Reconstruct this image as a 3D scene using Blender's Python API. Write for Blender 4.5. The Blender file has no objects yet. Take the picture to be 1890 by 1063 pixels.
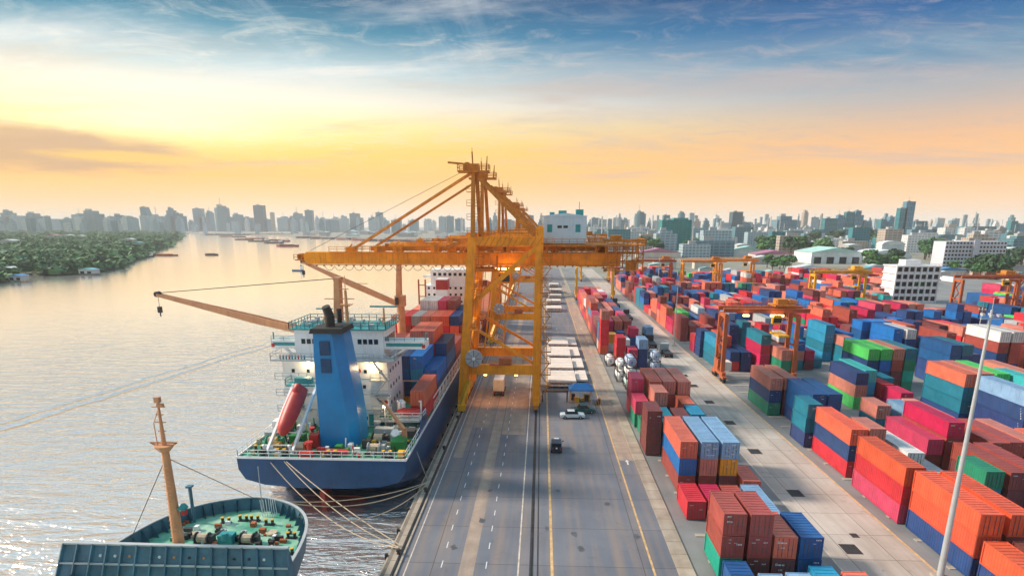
import bpy, math, random
from mathutils import Vector, Matrix
from mathutils.bvhtree import BVHTree
random.seed(7)
R = math.radians
scene = bpy.context.scene
col = scene.collection

# ---------------------------------------------------------------- camera
CH = 37.7; PITCH = 14.487; YAW = 2.689; FPX = 1134.0
cd = bpy.data.cameras.new('camera'); cam = bpy.data.objects.new('camera', cd); col.objects.link(cam)
cam.location = (0, 0, CH); cam.rotation_euler = (R(90-PITCH), 0, R(YAW))
cd.sensor_width = 36; cd.lens = 36*FPX/1890; cd.shift_y = 176.5/1890
cd.clip_start = 0.5; cd.clip_end = 60000
scene.camera = cam
_cf = Vector((-math.sin(R(YAW))*math.cos(R(PITCH)), math.cos(R(YAW))*math.cos(R(PITCH)), -math.sin(R(PITCH))))
_cr = Vector((math.cos(R(YAW)), math.sin(R(YAW)), 0)); _cu = _cr.cross(_cf)
def ray(px, py): return _cf + _cr*((px-945)/FPX) - _cu*((py-708)/FPX)
def at(px, py, Y):                       # bearing of the photo at depth Y -> (x, z)
    r = ray(px, py); t = Y/r.y; return r.x*t, CH+r.z*t
def onz(px, py, z=0):
    r = ray(px, py); t = (z-CH)/r.z; return r.x*t, r.y*t

# ---------------------------------------------------------------- colour helpers
def lin(h):
    if isinstance(h, tuple): return h if len(h) == 4 else (*h, 1)
    c = [int(h[i:i+2], 16)/255 for i in (0, 2, 4)]
    return tuple((x/12.92 if x <= .04045 else ((x+.055)/1.055)**2.4) for x in c)+(1,)

# ---------------------------------------------------------------- world (dusk sky with high cloud)
w = bpy.data.worlds.new('World'); scene.world = w; w.use_nodes = True
nt = w.node_tree; N = nt.nodes; Lk = nt.links; N.clear()
def nd(t, **k):
    n = N.new(t)
    for a, b in k.items(): setattr(n, a, b)
    return n
def mth(op, a, b=None, c=None, clamp=False):
    n = nd('ShaderNodeMath', operation=op); n.use_clamp = clamp
    for i, v in enumerate((a, b, c)):
        if v is None: continue
        if isinstance(v, (int, float)): n.inputs[i].default_value = v
        else: Lk.new(v, n.inputs[i])
    return n.outputs[0]
def mixc(f, a, b, bt='MIX'):
    n = nd('ShaderNodeMix', data_type='RGBA', blend_type=bt)
    for i, v in ((0, f), (6, a), (7, b)):
        if isinstance(v, (int, float, tuple)): n.inputs[i].default_value = v
        else: Lk.new(v, n.inputs[i])
    return n.outputs[2]
def sstep(v, a, b):
    n = nd('ShaderNodeMapRange', interpolation_type='SMOOTHSTEP')
    Lk.new(v, n.inputs[0]); n.inputs[1].default_value = a; n.inputs[2].default_value = b
    return n.outputs[0]
def ramp(v, stops):
    n = nd('ShaderNodeValToRGB'); Lk.new(v, n.inputs[0]); e = n.color_ramp.elements
    while len(e) < len(stops): e.new(1)
    for i, (p, h) in enumerate(stops): e[i].position = p; e[i].color = lin(h)
    return n.outputs[0]
tc = nd('ShaderNodeTexCoord'); sep = nd('ShaderNodeSeparateXYZ'); Lk.new(tc.outputs['Generated'], sep.inputs[0])
sx, sy, sz = sep.outputs
el = mth('MULTIPLY', mth('ARCSINE', sz), 57.2958)
az = mth('MULTIPLY', mth('ARCTAN2', sx, sy), 57.2958)
elr = mth('SQRT', mth('DIVIDE', el, 90, clamp=True))
def st(lst): return [(math.sqrt(d/90), h) for d, h in lst]
SKYL = [(0,'e6d4c0'),(1.5,'f2cb98'),(3.9,'f6bd62'),(6.2,'fbc950'),(8,'fde190'),(9.8,'f3e8d2'),(12.2,'b9ccce'),(14.8,'4a889f'),(17.3,'12597c'),(24,'5c98b6'),(42,'a9c6d4')]
SKYR = [(0,'e6cfbe'),(1.5,'f0c79c'),(3.9,'f3b976'),(6.2,'e4b182'),(8,'c4ab98'),(9.8,'9aa0a6'),(12.2,'437b9e'),(14.8,'0c5790'),(17.3,'02417c'),(24,'4a8bb2'),(42,'a0c1d4')]
sk = mixc(sstep(az, -26, 34), ramp(elr, st(SKYL)), ramp(elr, st(SKYR)))
def blob(a0, e0, sa, se):
    p = mth('POWER', mth('DIVIDE', mth('SUBTRACT', az, a0), sa), 2); q = mth('POWER', mth('DIVIDE', mth('SUBTRACT', el, e0), se), 2)
    return mth('EXPONENT', mth('MULTIPLY', mth('ADD', p, q), -1))
sk = mixc(mth('MULTIPLY', blob(-31, 8.0, 12, 1.9), .75), sk, (1.35, 1.12, .66, 1))
# cloud sheets: perspective plane coordinates so streaks converge to the horizon
inv = mth('DIVIDE', 1, mth('ADD', mth('MAXIMUM', sz, 0), .07))
cmb = nd('ShaderNodeCombineXYZ'); Lk.new(mth('MULTIPLY', sx, inv), cmb.inputs[0]); Lk.new(mth('MULTIPLY', sy, inv), cmb.inputs[1])
def cloud(rot, sc, scale, det, rgh, lo, hi, dist=.4):
    mp = nd('ShaderNodeMapping'); Lk.new(cmb.outputs[0], mp.inputs[0])
    mp.inputs['Rotation'].default_value = (0, 0, R(rot)); mp.inputs['Scale'].default_value = sc
    nz = nd('ShaderNodeTexNoise'); Lk.new(mp.outputs[0], nz.inputs['Vector'])
    nz.inputs['Scale'].default_value = scale; nz.inputs['Detail'].default_value = det
    nz.inputs['Roughness'].default_value = rgh; nz.inputs['Distortion'].default_value = dist
    return sstep(nz.outputs[0], lo, hi)
c1 = cloud(-14, (.30, 1, 1), 1.7, 9, .62, .46, .74)
m1 = mth('MULTIPLY', c1, sstep(el, 7, 13)); m1 = mth('MULTIPLY', m1, mth('SUBTRACT', 1, mth('MULTIPLY', sstep(el, 15, 21), .6)))
m1 = mth('MULTIPLY', m1, mth('SUBTRACT', 1, mth('MULTIPLY', mth('MULTIPLY', sstep(az, -12, 18), sstep(el, 11, 15)), .85)))
sk = mixc(mth('MULTIPLY', m1, .9), sk, mixc(sstep(az, -25, 30), lin('e9e6df'), lin('a9b3ba')))
c2 = cloud(-20, (.55, 1.2, 1), .8, 7, .58, .48, .72)
m2 = mth('MULTIPLY', mth('MULTIPLY', c2, sstep(el, 1.5, 5)), mth('SUBTRACT', 1, sstep(el, 10, 15)))
sk = mixc(mth('MULTIPLY', m2, .7), sk, mixc(sstep(az, -35, 15), lin('cfae86'), lin('b9a9a4')))
c3 = cloud(25, (1, .10, 1), 2.2, 8, .66, .52, .76, .8)
m3 = mth('MULTIPLY', mth('MULTIPLY', c3, sstep(el, 9, 14)), mth('SUBTRACT', 1, sstep(az, -8, 14)))
sk = mixc(mth('MULTIPLY', m3, .28), sk, lin('dfe6e8'))
c4 = cloud(-30, (.7, 1, 1), 4.5, 9, .68, .45, .8, .9)
m4 = mth('MULTIPLY', c4, mth('MULTIPLY', sstep(el, 3, 8), mth('SUBTRACT', 1, sstep(el, 14, 19))))
sk = mixc(mth('MULTIPLY', m4, .6), sk, mixc(sstep(az, -30, 20), lin('f3ead8'), lin('b5a8a6')))
# cloud bank low on the left, deep blue gap above it
wob = cloud(0, (1, 1, 1), 1.8, 6, .6, .3, .7)
b1 = sstep(mth('ADD', blob(-38, 5.2, 11, 1.9), mth('MULTIPLY', wob, .25)), .45, .95)
sk = mixc(mth('MULTIPLY', b1, .75), sk, lin('b8937a'))
sk = mixc(mth('MULTIPLY', sstep(mth('ADD', blob(-34, 4.9, 7, .55), mth('MULTIPLY', wob, .35)), .55, 1.1), .6), sk, lin('ffcf52'))
b3 = sstep(mth('ADD', blob(-42, 16, 9, 2.8), mth('MULTIPLY', wob, .2)), .3, .9)
sk = mixc(mth('MULTIPLY', b3, .8), sk, lin('2f7f9b'))
nish = nd('ShaderNodeTexSky'); nish.sky_type = 'NISHITA'; nish.sun_disc = False
nish.sun_elevation = R(33); nish.sun_rotation = R(-72); nish.altitude = 30; nish.dust_density = 3
bg1 = nd('ShaderNodeBackground'); Lk.new(sk, bg1.inputs[0]); bg1.inputs[1].default_value = 0.90
bg2 = nd('ShaderNodeBackground'); Lk.new(nish.outputs[0], bg2.inputs[0]); bg2.inputs[1].default_value = 0.05*.1
ads = nd('ShaderNodeAddShader'); Lk.new(bg1.outputs[0], ads.inputs[0]); Lk.new(bg2.outputs[0], ads.inputs[1])
wo = nd('ShaderNodeOutputWorld'); Lk.new(ads.outputs[0], wo.inputs[0])

# ---------------------------------------------------------------- sun (veiled, low, front left)
sd = bpy.data.lights.new('sun', 'SUN'); sun = bpy.data.objects.new('sun', sd); col.objects.link(sun)
sd.energy = 4.3; sd.angle = R(9); sd.color = (1, .84, .68)
SEL, SAZ = R(33), R(-80)
sv = Vector((math.sin(SAZ)*math.cos(SEL), math.cos(SAZ)*math.cos(SEL), math.sin(SEL)))
sun.rotation_euler = sv.to_track_quat('Z', 'Y').to_euler()
scene.view_settings.view_transform = 'Standard'; scene.view_settings.look = 'None'
scene.view_settings.exposure = 0.44; scene.view_settings.gamma = 1
scene.view_settings.use_curve_mapping = False
try:
    scene.cycles.max_bounces = 6; scene.cycles.volume_bounces = 1; scene.cycles.volume_step_rate = 4
except Exception: pass

# ---------------------------------------------------------------- materials
MATS = {}
def newmat(name):
    m = bpy.data.materials.new(name); m.use_nodes = True; t = m.node_tree; b = t.nodes['Principled BSDF']
    return m, t, b
def mat(name, c, rough=.6, metal=0, var=.25, scale=.6, bump=0, fine=8, objcol=False, emit=None, streak=0, space='Object', ior=1.45):
    if name in MATS: return MATS[name]
    m, t, b = newmat(name); n = t.nodes; l = t.links
    b.inputs['Roughness'].default_value = rough; b.inputs['Metallic'].default_value = metal
    b.inputs['IOR'].default_value = ior
    tcn = n.new('ShaderNodeTexCoord')
    if space == 'World':
        g = n.new('ShaderNodeNewGeometry'); src = g.outputs['Position']
    else: src = tcn.outputs['Object']
    if objcol:
        oi = n.new('ShaderNodeObjectInfo'); base = oi.outputs['Color']
        ad = n.new('ShaderNodeVectorMath'); ad.operation = 'ADD'; l.new(src, ad.inputs[0])
        cb = n.new('ShaderNodeCombineXYZ'); mu = n.new('ShaderNodeMath'); mu.operation = 'MULTIPLY'; mu.inputs[1].default_value = 100
        l.new(oi.outputs['Random'], mu.inputs[0]); l.new(mu.outputs[0], cb.inputs[0]); l.new(mu.outputs[0], cb.inputs[1]); l.new(cb.outputs[0], ad.inputs[1]); src = ad.outputs[0]
    else:
        rg = n.new('ShaderNodeRGB'); rg.outputs[0].default_value = lin(c); base = rg.outputs[0]
    nz = n.new('ShaderNodeTexNoise'); l.new(src, nz.inputs['Vector']); nz.inputs['Scale'].default_value = scale; nz.inputs['Detail'].default_value = 8; nz.inputs['Roughness'].default_value = .65
    mr = n.new('ShaderNodeMapRange'); l.new(nz.outputs[0], mr.inputs[0]); mr.inputs[1].default_value = .3; mr.inputs[2].default_value = .7; mr.inputs[3].default_value = 1-var; mr.inputs[4].default_value = 1+var*.55
    mx = n.new('ShaderNodeVectorMath'); mx.operation = 'SCALE'; l.new(base, mx.inputs[0]); l.new(mr.outputs[0], mx.inputs['Scale'])
    out = mx.outputs[0]
    if streak:
        mp = n.new('ShaderNodeMapping'); l.new(src, mp.inputs[0]); mp.inputs['Scale'].default_value = (3.2, 3.2, .22)
        n2 = n.new('ShaderNodeTexNoise'); l.new(mp.outputs[0], n2.inputs['Vector']); n2.inputs['Scale'].default_value = 1; n2.inputs['Detail'].default_value = 5
        r2 = n.new('ShaderNodeMapRange'); l.new(n2.outputs[0], r2.inputs[0]); r2.inputs[1].default_value = .5; r2.inputs[2].default_value = .75; r2.inputs[3].default_value = 0; r2.inputs[4].default_value = streak
        mm = n.new('ShaderNodeMix'); mm.data_type = 'RGBA'; l.new(r2.outputs[0], mm.inputs[0]); l.new(out, mm.inputs[6]); mm.inputs[7].default_value = (.11, .065, .045, 1); out = mm.outputs[2]
    l.new(out, b.inputs['Base Color'])
    if bump:
        n3 = n.new('ShaderNodeTexNoise'); l.new(src, n3.inputs['Vector']); n3.inputs['Scale'].default_value = fine; n3.inputs['Detail'].default_value = 5
        bp = n.new('ShaderNodeBump'); bp.inputs['Strength'].default_value = bump; bp.inputs['Distance'].default_value = .05; l.new(n3.outputs[0], bp.inputs['Height']); l.new(bp.outputs[0], b.inputs['Normal'])
    if emit: b.inputs['Emission Color'].default_value = lin(c); b.inputs['Emission Strength'].default_value = emit
    MATS[name] = m; return m

M = dict(
 orange=mat('orange_crane_paint', (.96, .35, .008), .42, var=.3, scale=.35, streak=.35),
 dkorange=mat('weathered_crane_steel', (.60, .22, .02), .6, var=.4, scale=.8, streak=.4),
 redorange=mat('red_oxide_crane_paint', (.50, .12, .04), .5, var=.35, scale=.5, streak=.4),
 yellow=mat('yellow_crane_paint', (.80, .42, .02), .45, var=.25, scale=.5, streak=.3),
 steel=mat('dark_steel', (.06, .06, .065), .55, .3, var=.4),
 rail=mat('rail_steel', (.09, .075, .065), .35, .7, var=.4),
 grey=mat('light_grey_paint', (.42, .45, .47), .5, var=.15),
 white=mat('white_ship_paint', (.83, .84, .84), .4, var=.1, scale=.5, streak=.12),
 cabin=mat('pale_blue_sheet', (.50, .66, .76), .5, var=.1, scale=.6, streak=.1),
 teal=mat('teal_paint', (.03, .28, .30), .45, var=.2),
 glass=mat('window_glass', (.015, .025, .035), .08, var=.1),
 rubber=mat('tyre_rubber', (.02, .02, .022), .85, var=.2),
 hull=mat('navy_hull_paint', (.008, .07, .19), .32, var=.3, scale=.25, streak=.18),
 boot=mat('red_boot_paint', (.28, .03, .02), .55, var=.35, scale=.4),
 funnel=mat('blue_funnel_paint', (.002, .21, .52), .3, var=.18, scale=.3, streak=.15),
 soot=mat('soot_black', (.03, .028, .027), .7, var=.3),
 deck=mat('green_deck_paint', (.06, .33, .20), .5, var=.45, scale=.35, streak=.2),
 beige=mat('beige_mast_paint', (.62, .30, .15), .5, var=.22, scale=.5, streak=.25),
 boatred=mat('faded_red_boat', (.42, .03, .03), .45, var=.2, scale=.8),
 redp=mat('red_paint', (.55, .035, .03), .38, var=.2),
 bowblue=mat('slate_blue_paint', (.06, .165, .235), .5, var=.35, scale=.7, streak=.3),
 rope=mat('mooring_rope_fibre', (.52, .42, .30), .9, var=.3, scale=3),
 lamp=mat('lamp_glow', (1., .62, .15), .5, emit=9),
 lampw=mat('lamp_glow_pale', (1., .85, .5), .5, emit=6),
 cream=mat('cream_hatch_paint', (.78, .68, .60), .55, var=.12, scale=.4, streak=.18),
 canopy=mat('blue_tarpaulin', (.01, .14, .42), .55, var=.2),
 conc=mat('kerb_concrete', (.42, .36, .30), .85, var=.3, scale=.5, bump=.3),
 trunk=mat('bark', (.10, .07, .05), .9, var=.3),
 box=mat('container_paint', None, .42, var=.24, scale=.5, objcol=True, streak=.28),
 boxdark=mat('container_hardware', (.12, .11, .11), .5, .4, var=.3),
 wall=mat('quay_wall_concrete', (.20, .17, .14), .9, var=.4, scale=.6, bump=.4),
 logo=mat('white_lettering', (.75, .75, .75), .6, var=.05),
)

# ---------------------------------------------------------------- mesh builder (world coordinates; origin taken from the parent)
def worg(o):
    v = Vector((0, 0, 0))
    while o is not None: v += Vector(o.location); o = o.parent
    return v
class MB:
    def __init__(s): s.v = []; s.f = []; s.mi = []; s.cur = 0
    def add(s, vs, fs):
        b = len(s.v); s.v += [tuple(x) for x in vs]; s.f += [tuple(b+i for i in f) for f in fs]; s.mi += [s.cur]*len(fs); return s
    def box(s, x0, x1, y0, y1, z0, z1):
        return s.add([(x0,y0,z0),(x1,y0,z0),(x1,y1,z0),(x0,y1,z0),(x0,y0,z1),(x1,y0,z1),(x1,y1,z1),(x0,y1,z1)],
            [(0,3,2,1),(4,5,6,7),(0,1,5,4),(1,2,6,5),(2,3,7,6),(3,0,4,7)])
    def cbox(s, c, d): return s.box(c[0]-d[0]/2, c[0]+d[0]/2, c[1]-d[1]/2, c[1]+d[1]/2, c[2]-d[2]/2, c[2]+d[2]/2)
    def bar(s, p, q, w, h=None, w2=None, h2=None, up=(0,0,1)):
        h = h or w; w2 = w2 or w; h2 = h2 or h
        p, q = Vector(p), Vector(q); d = (q-p).normalized(); u = Vector(up)
        if abs(d.dot(u)) > .98: u = Vector((0, 1, 0))
        a = d.cross(u).normalized(); b = a.cross(d).normalized()
        vs = []
        for c, ww, hh in ((p, w, h), (q, w2, h2)):
            for i, j in ((-1,-1),(1,-1),(1,1),(-1,1)): vs.append(c+a*(i*ww/2)+b*(j*hh/2))
        return s.add(vs, [(0,1,2,3),(7,6,5,4),(0,4,5,1),(1,5,6,2),(2,6,7,3),(3,7,4,0)])
    def tube(s, p, q, r, n=8, r2=None, caps=True):
        r2 = r if r2 is None else r2; p, q = Vector(p), Vector(q); d = (q-p).normalized(); u = Vector((0,0,1))
        if abs(d.dot(u)) > .98: u = Vector((0, 1, 0))
        a = d.cross(u).normalized(); b = a.cross(d).normalized(); vs = []
        for c, rr in ((p, r), (q, r2)):
            for k in range(n): t = 2*math.pi*k/n; vs.append(c+a*(math.cos(t)*rr)+b*(math.sin(t)*rr))
        fs = [(k, (k+1) % n, n+(k+1) % n, n+k) for k in range(n)]
        if caps: fs += [tuple(range(n))[::-1], tuple(range(n, 2*n))]
        return s.add(vs, fs)
    def path(s, pts, r, n=5):
        for a, b in zip(pts[:-1], pts[1:]): s.tube(a, b, r, n, caps=False)
        return s
    def prism(s, poly, z0, z1):
        n = len(poly); vs = [(x, y, z0) for x, y in poly]+[(x, y, z1) for x, y in poly]
        return s.add(vs, [tuple(range(n))[::-1], tuple(range(n, 2*n))]+[(k, (k+1) % n, n+(k+1) % n, n+k) for k in range(n)])
    def quad(s, *p): return s.add(p, [tuple(range(len(p)))])
    def rail(s, pts, h=1.05, step=1.6, r=.03, n=3):      # handrail along a polyline
        for a, b in zip(pts[:-1], pts[1:]):
            a, b = Vector(a), Vector(b)
            for hh in (h, h*.52): s.bar(a+Vector((0,0,hh)), b+Vector((0,0,hh)), 2*r)
            k = max(1, int((b-a).length/step))
            for i in range(k+1): c = a.lerp(b, i/k); s.bar(c, c+Vector((0,0,h)), 2*r)
        return s
    def build(s, name, m, parent=None, origin=None, **tags):
        if parent is not None: o0 = worg(parent)
        else: o0 = Vector(origin or (0, 0, 0))
        me = bpy.data.meshes.new(name); me.from_pydata([(x-o0.x, y-o0.y, z-o0.z) for x, y, z in s.v], [], s.f)
        ms = m if isinstance(m, (list, tuple)) else [m]
        for x in ms: me.materials.append(M[x] if isinstance(x, str) else x)
        if len(ms) > 1: me.polygons.foreach_set('material_index', s.mi)
        me.update()
        o = bpy.data.objects.new(name, me); col.objects.link(o)
        if parent is not None: o.parent = parent
        else: o.location = o0
        for k, v in tags.items(): o[k] = v
        return o
def smooth(o, ang=40):
    me = o.data; me.polygons.foreach_set('use_smooth', [True]*len(me.polygons))
    try: me.set_sharp_from_angle(angle=R(ang))
    except Exception: pass
    return o
def root(name, loc, label, category, group=None, rz=0):
    e = bpy.data.objects.new(name, None); e.location = loc; e.rotation_euler.z = rz; e.empty_display_size = .5
    col.objects.link(e); e['label'] = label; e['category'] = category
    if group: e['group'] = group
    return e
def clone(o, parent=None):
    c = o.copy(); col.objects.link(c)
    if parent is not None: c.parent = parent
    for ch in [x for x in o.children]: clone(ch, c)
    return c
def place(proto, loc, label, rz=0, group=None, color=None):
    c = clone(proto); c.location = loc; c.rotation_euler.z = rz; c['label'] = label
    if group: c['group'] = group
    return c
def struct(o): o['kind'] = 'structure'; return o
# ================================================================ ground, water, quay
def surf(name, c1, c2, scale, rough=.85, joints=None, stains=0, bump=.25, tracks=None, space='World'):
    m, t, b = newmat(name); n = t.nodes; l = t.links
    g = n.new('ShaderNodeNewGeometry'); P = g.outputs['Position']
    nz = n.new('ShaderNodeTexNoise'); l.new(P, nz.inputs['Vector']); nz.inputs['Scale'].default_value = scale; nz.inputs['Detail'].default_value = 9; nz.inputs['Roughness'].default_value = .58
    rp = n.new('ShaderNodeValToRGB'); l.new(nz.outputs[0], rp.inputs[0]); rp.color_ramp.elements[0].position = .32; rp.color_ramp.elements[1].position = .68
    rp.color_ramp.elements[0].color = lin(c1); rp.color_ramp.elements[1].color = lin(c2); out = rp.outputs[0]
    if stains:
        mp = n.new('ShaderNodeMapping'); l.new(P, mp.inputs[0]); mp.inputs['Scale'].default_value = (.9, .05, 1)
        n2 = n.new('ShaderNodeTexNoise'); l.new(mp.outputs[0], n2.inputs['Vector']); n2.inputs['Scale'].default_value = 1; n2.inputs['Detail'].default_value = 7
        r2 = n.new('ShaderNodeMapRange'); l.new(n2.outputs[0], r2.inputs[0]); r2.inputs[1].default_value = .42; r2.inputs[2].default_value = .72; r2.inputs[4].default_value = stains
        mm = n.new('ShaderNodeMix'); mm.data_type = 'RGBA'; l.new(r2.outputs[0], mm.inputs[0]); l.new(out, mm.inputs[6]); mm.inputs[7].default_value = lin(tracks or (.10, .07, .05)); out = mm.outputs[2]
    if stains > .5 or joints:
        n4 = n.new('ShaderNodeTexNoise'); l.new(P, n4.inputs['Vector']); n4.inputs['Scale'].default_value = .55; n4.inputs['Detail'].default_value = 10; n4.inputs['Roughness'].default_value = .7; n4.inputs['Distortion'].default_value = 1.2
        r4 = n.new('ShaderNodeMapRange'); l.new(n4.outputs[0], r4.inputs[0]); r4.inputs[1].default_value = .58; r4.inputs[2].default_value = .74; r4.inputs[4].default_value = .55
        mm = n.new('ShaderNodeMix'); mm.data_type = 'RGBA'; l.new(r4.outputs[0], mm.inputs[0]); l.new(out, mm.inputs[6]); mm.inputs[7].default_value = (.07, .065, .06, 1); out = mm.outputs[2]
    if joints:
        bk = n.new('ShaderNodeTexBrick'); l.new(P, bk.inputs['Vector']); bk.offset = 0
        bk.inputs['Color1'].default_value = (1, 1, 1, 1); bk.inputs['Color2'].default_value = (.86, .86, .87, 1); bk.inputs['Mortar'].default_value = (.42, .40, .38, 1)
        bk.inputs['Scale'].default_value = 1; bk.inputs['Mortar Size'].default_value = .05; bk.inputs['Brick Width'].default_value = joints[0]; bk.inputs['Row Height'].default_value = joints[1]
        mm = n.new('ShaderNodeMix'); mm.data_type = 'RGBA'; mm.blend_type = 'MULTIPLY'; mm.inputs[0].default_value = 1; l.new(out, mm.inputs[6]); l.new(bk.outputs['Color'], mm.inputs[7]); out = mm.outputs[2]
    l.new(out, b.inputs['Base Color']); b.inputs['Roughness'].default_value = rough
    n3 = n.new('ShaderNodeTexNoise'); l.new(P, n3.inputs['Vector']); n3.inputs['Scale'].default_value = 3; n3.inputs['Detail'].default_value = 6
    bp = n.new('ShaderNodeBump'); bp.inputs['Strength'].default_value = bump; bp.inputs['Distance'].default_value = .03; l.new(n3.outputs[0], bp.inputs['Height']); l.new(bp.outputs[0], b.inputs['Normal'])
    return m
M['asphalt'] = surf('apron_asphalt', (.125, .138, .172), (.18, .19, .222), .12, .62, stains=.6, tracks=(.30, .22, .17), joints=(12, 9))
M['track'] = surf('worn_glow_track', (.30, .22, .17), (.40, .31, .25), .5, .8, stains=.6, tracks=(.16, .16, .17))
M['lane'] = surf('yard_lane_concrete', (.42, .36, .31), (.56, .50, .45), .10, .8, joints=(5.2, 6), stains=.35, tracks=(.22, .17, .13))
M['yard'] = surf('yard_asphalt', (.16, .165, .17), (.27, .27, .27), .08, .8, stains=.3, tracks=(.12, .11, .10))
M['kerb'] = surf('kerb_strip_concrete', (.33, .27, .21), (.47, .41, .34), .35, .85, joints=(2.2, 3), stains=.4, tracks=(.20, .15, .11))
M['foredeck'] = surf('worn_green_foredeck', (.03, .33, .20), (.42, .60, .46), .45, .5, stains=.3, tracks=(.06, .20, .13))
M['land'] = surf('land_soil', (.16, .17, .13), (.30, .28, .24), .012, .95)
M['bank'] = surf('river_bank_soil', (.035, .06, .025), (.09, .10, .05), .02, .95)
M['stain'] = mat('oil_stained_asphalt', (.105, .108, .12), .5, var=.5, scale=1.5, space='World')
M['linew'] = mat('pale_line_paint', (.62, .54, .46), .7, var=.45, scale=1.2, space='World')
M['liney'] = mat('yellow_line_paint', (.62, .40, .19), .7, var=.4, scale=1.0, space='World')
M['dash'] = mat('white_line_paint', (.72, .72, .72), .7, var=.3, scale=2, space='World')

def sheet(name, poly, z, m): return struct(MB().add([(x, y, z) for x, y in poly], [tuple(range(len(poly)))]).build(name, m))
def rect(x0, x1, y0, y1): return [(x0, y0), (x1, y0), (x1, y1), (x0, y1)]
QX = -17.5
# water with ripples that fade with distance, and a boat's wake
m, t, b = newmat('river_water'); n = t.nodes; l = t.links
g = n.new('ShaderNodeNewGeometry'); P = g.outputs['Position']
def nmath(op, a, bb=None, clamp=False):
    q = n.new('ShaderNodeMath'); q.operation = op; q.use_clamp = clamp
    for i, v in enumerate((a, bb)):
        if v is None: continue
        if isinstance(v, (int, float)): q.inputs[i].default_value = v
        else: l.new(v, q.inputs[i])
    return q.outputs[0]
def wnoise(sc, rot, scale, det):
    mp = n.new('ShaderNodeMapping'); l.new(P, mp.inputs[0]); mp.inputs['Scale'].default_value = sc; mp.inputs['Rotation'].default_value = (0, 0, R(rot))
    q = n.new('ShaderNodeTexNoise'); l.new(mp.outputs[0], q.inputs['Vector']); q.inputs['Scale'].default_value = scale; q.inputs['Detail'].default_value = det; q.inputs['Roughness'].default_value = .55; q.inputs['Distortion'].default_value = .5
    return q.outputs[0]
h = nmath('ADD', nmath('MULTIPLY', wnoise((.30, 1, 1), -8, .40, 4), 2.3), nmath('MULTIPLY', wnoise((.5, 1, 1), -20, 1.3, 3), .55))
sp = n.new('ShaderNodeSeparateXYZ'); l.new(P, sp.inputs[0])
def wake(p, q, off, wid, amp):
    (ax, ay), (bx, by) = onz(*p, -3), onz(*q, -3); L_ = math.hypot(bx-ax, by-ay); nx, ny = -(by-ay)/L_, (bx-ax)/L_
    d = nmath('ADD', nmath('ADD', nmath('MULTIPLY', sp.outputs[0], nx), nmath('MULTIPLY', sp.outputs[1], ny)), -(ax*nx+ay*ny)-off)
    d = nmath('ADD', d, nmath('MULTIPLY', wnoise((.05, .05, 1), 0, 1, 2), 6))
    return nmath('MULTIPLY', nmath('EXPONENT', nmath('MULTIPLY', nmath('POWER', nmath('DIVIDE', d, wid), 2), -1)), amp)
h = nmath('ADD', h, wake((0, 795), (450, 655), 3, .8, -2.2)); h = nmath('ADD', h, wake((0, 795), (450, 655), 7.5, .7, -1.6)); h = nmath('ADD', h, wake((0, 765), (300, 690), 3, .6, .0))
dist = nmath('POWER', nmath('ADD', nmath('MULTIPLY', sp.outputs[0], sp.outputs[0]), nmath('MULTIPLY', sp.outputs[1], sp.outputs[1])), .5)
fade = nmath('POWER', nmath('DIVIDE', 60, nmath('ADD', dist, 60), clamp=True), 2)
bp = n.new('ShaderNodeBump'); l.new(h, bp.inputs['Height']); bp.inputs['Distance'].default_value = 1.0; l.new(nmath('MULTIPLY', fade, 3.6, clamp=True), bp.inputs['Strength']); l.new(bp.outputs[0], b.inputs['Normal'])
b.inputs['Base Color'].default_value = (.95, .87, .83, 1); b.inputs['Metallic'].default_value = .84; b.inputs['IOR'].default_value = 1.4
b.inputs['Roughness'].default_value = .14
M['water'] = m
struct(MB().quad((-9000, -400, -3), (QX-.01+4, -400, -3), (QX+4, 900, -3), (200, 2500, -3), (0, 10400, -3), (-9000, 10400, -3)).build('river_water', 'water'))
# land to the right and beyond the river, quay wall along its edge
shore = [(QX+.6, -60), (QX+.6, 560)]+[onz(px, py, -1) for px, py in ((880, 460), (800, 447), (700, 442), (560, 437), (480, 433.5), (400, 432), (330, 430), (150, 428.5), (0, 428))]
land = shore+[(-8900, 10400), (9800, 10400), (9800, -60)]
sheet('ground', land, -.06, 'land')
q = MB()
for (ax, ay), (bx, by) in zip(shore[:-1], shore[1:]): q.quad((ax, ay, -6), (bx, by, -6), (bx, by, -.06), (ax, ay, -.06))
struct(q.build('shore_edge', 'wall'))
struct(MB().box(QX, QX+.6, -60, 560, -6, .0).build('quay_wall', 'wall'))
sheet('quay_apron', rect(QX+.6, 15.7, -60, 560), 0, 'asphalt')
struct(MB().box(15.7, 17.6, -60, 560, -.05, .14).build('kerb', 'kerb'))
struct(MB().box(-17.0, -15.7, -60, 560, -.05, .16).build('quay_edge_kerb', 'kerb'))
sheet('yard_ground', rect(17.6, 34.2, -60, 560), .004, 'yard')
sheet('concrete_lane', rect(34.2, 44.9, -60, 560), .008, 'lane')
sheet('yard_ground', rect(44.9, 330, -60, 470), .004, 'yard')
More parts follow.
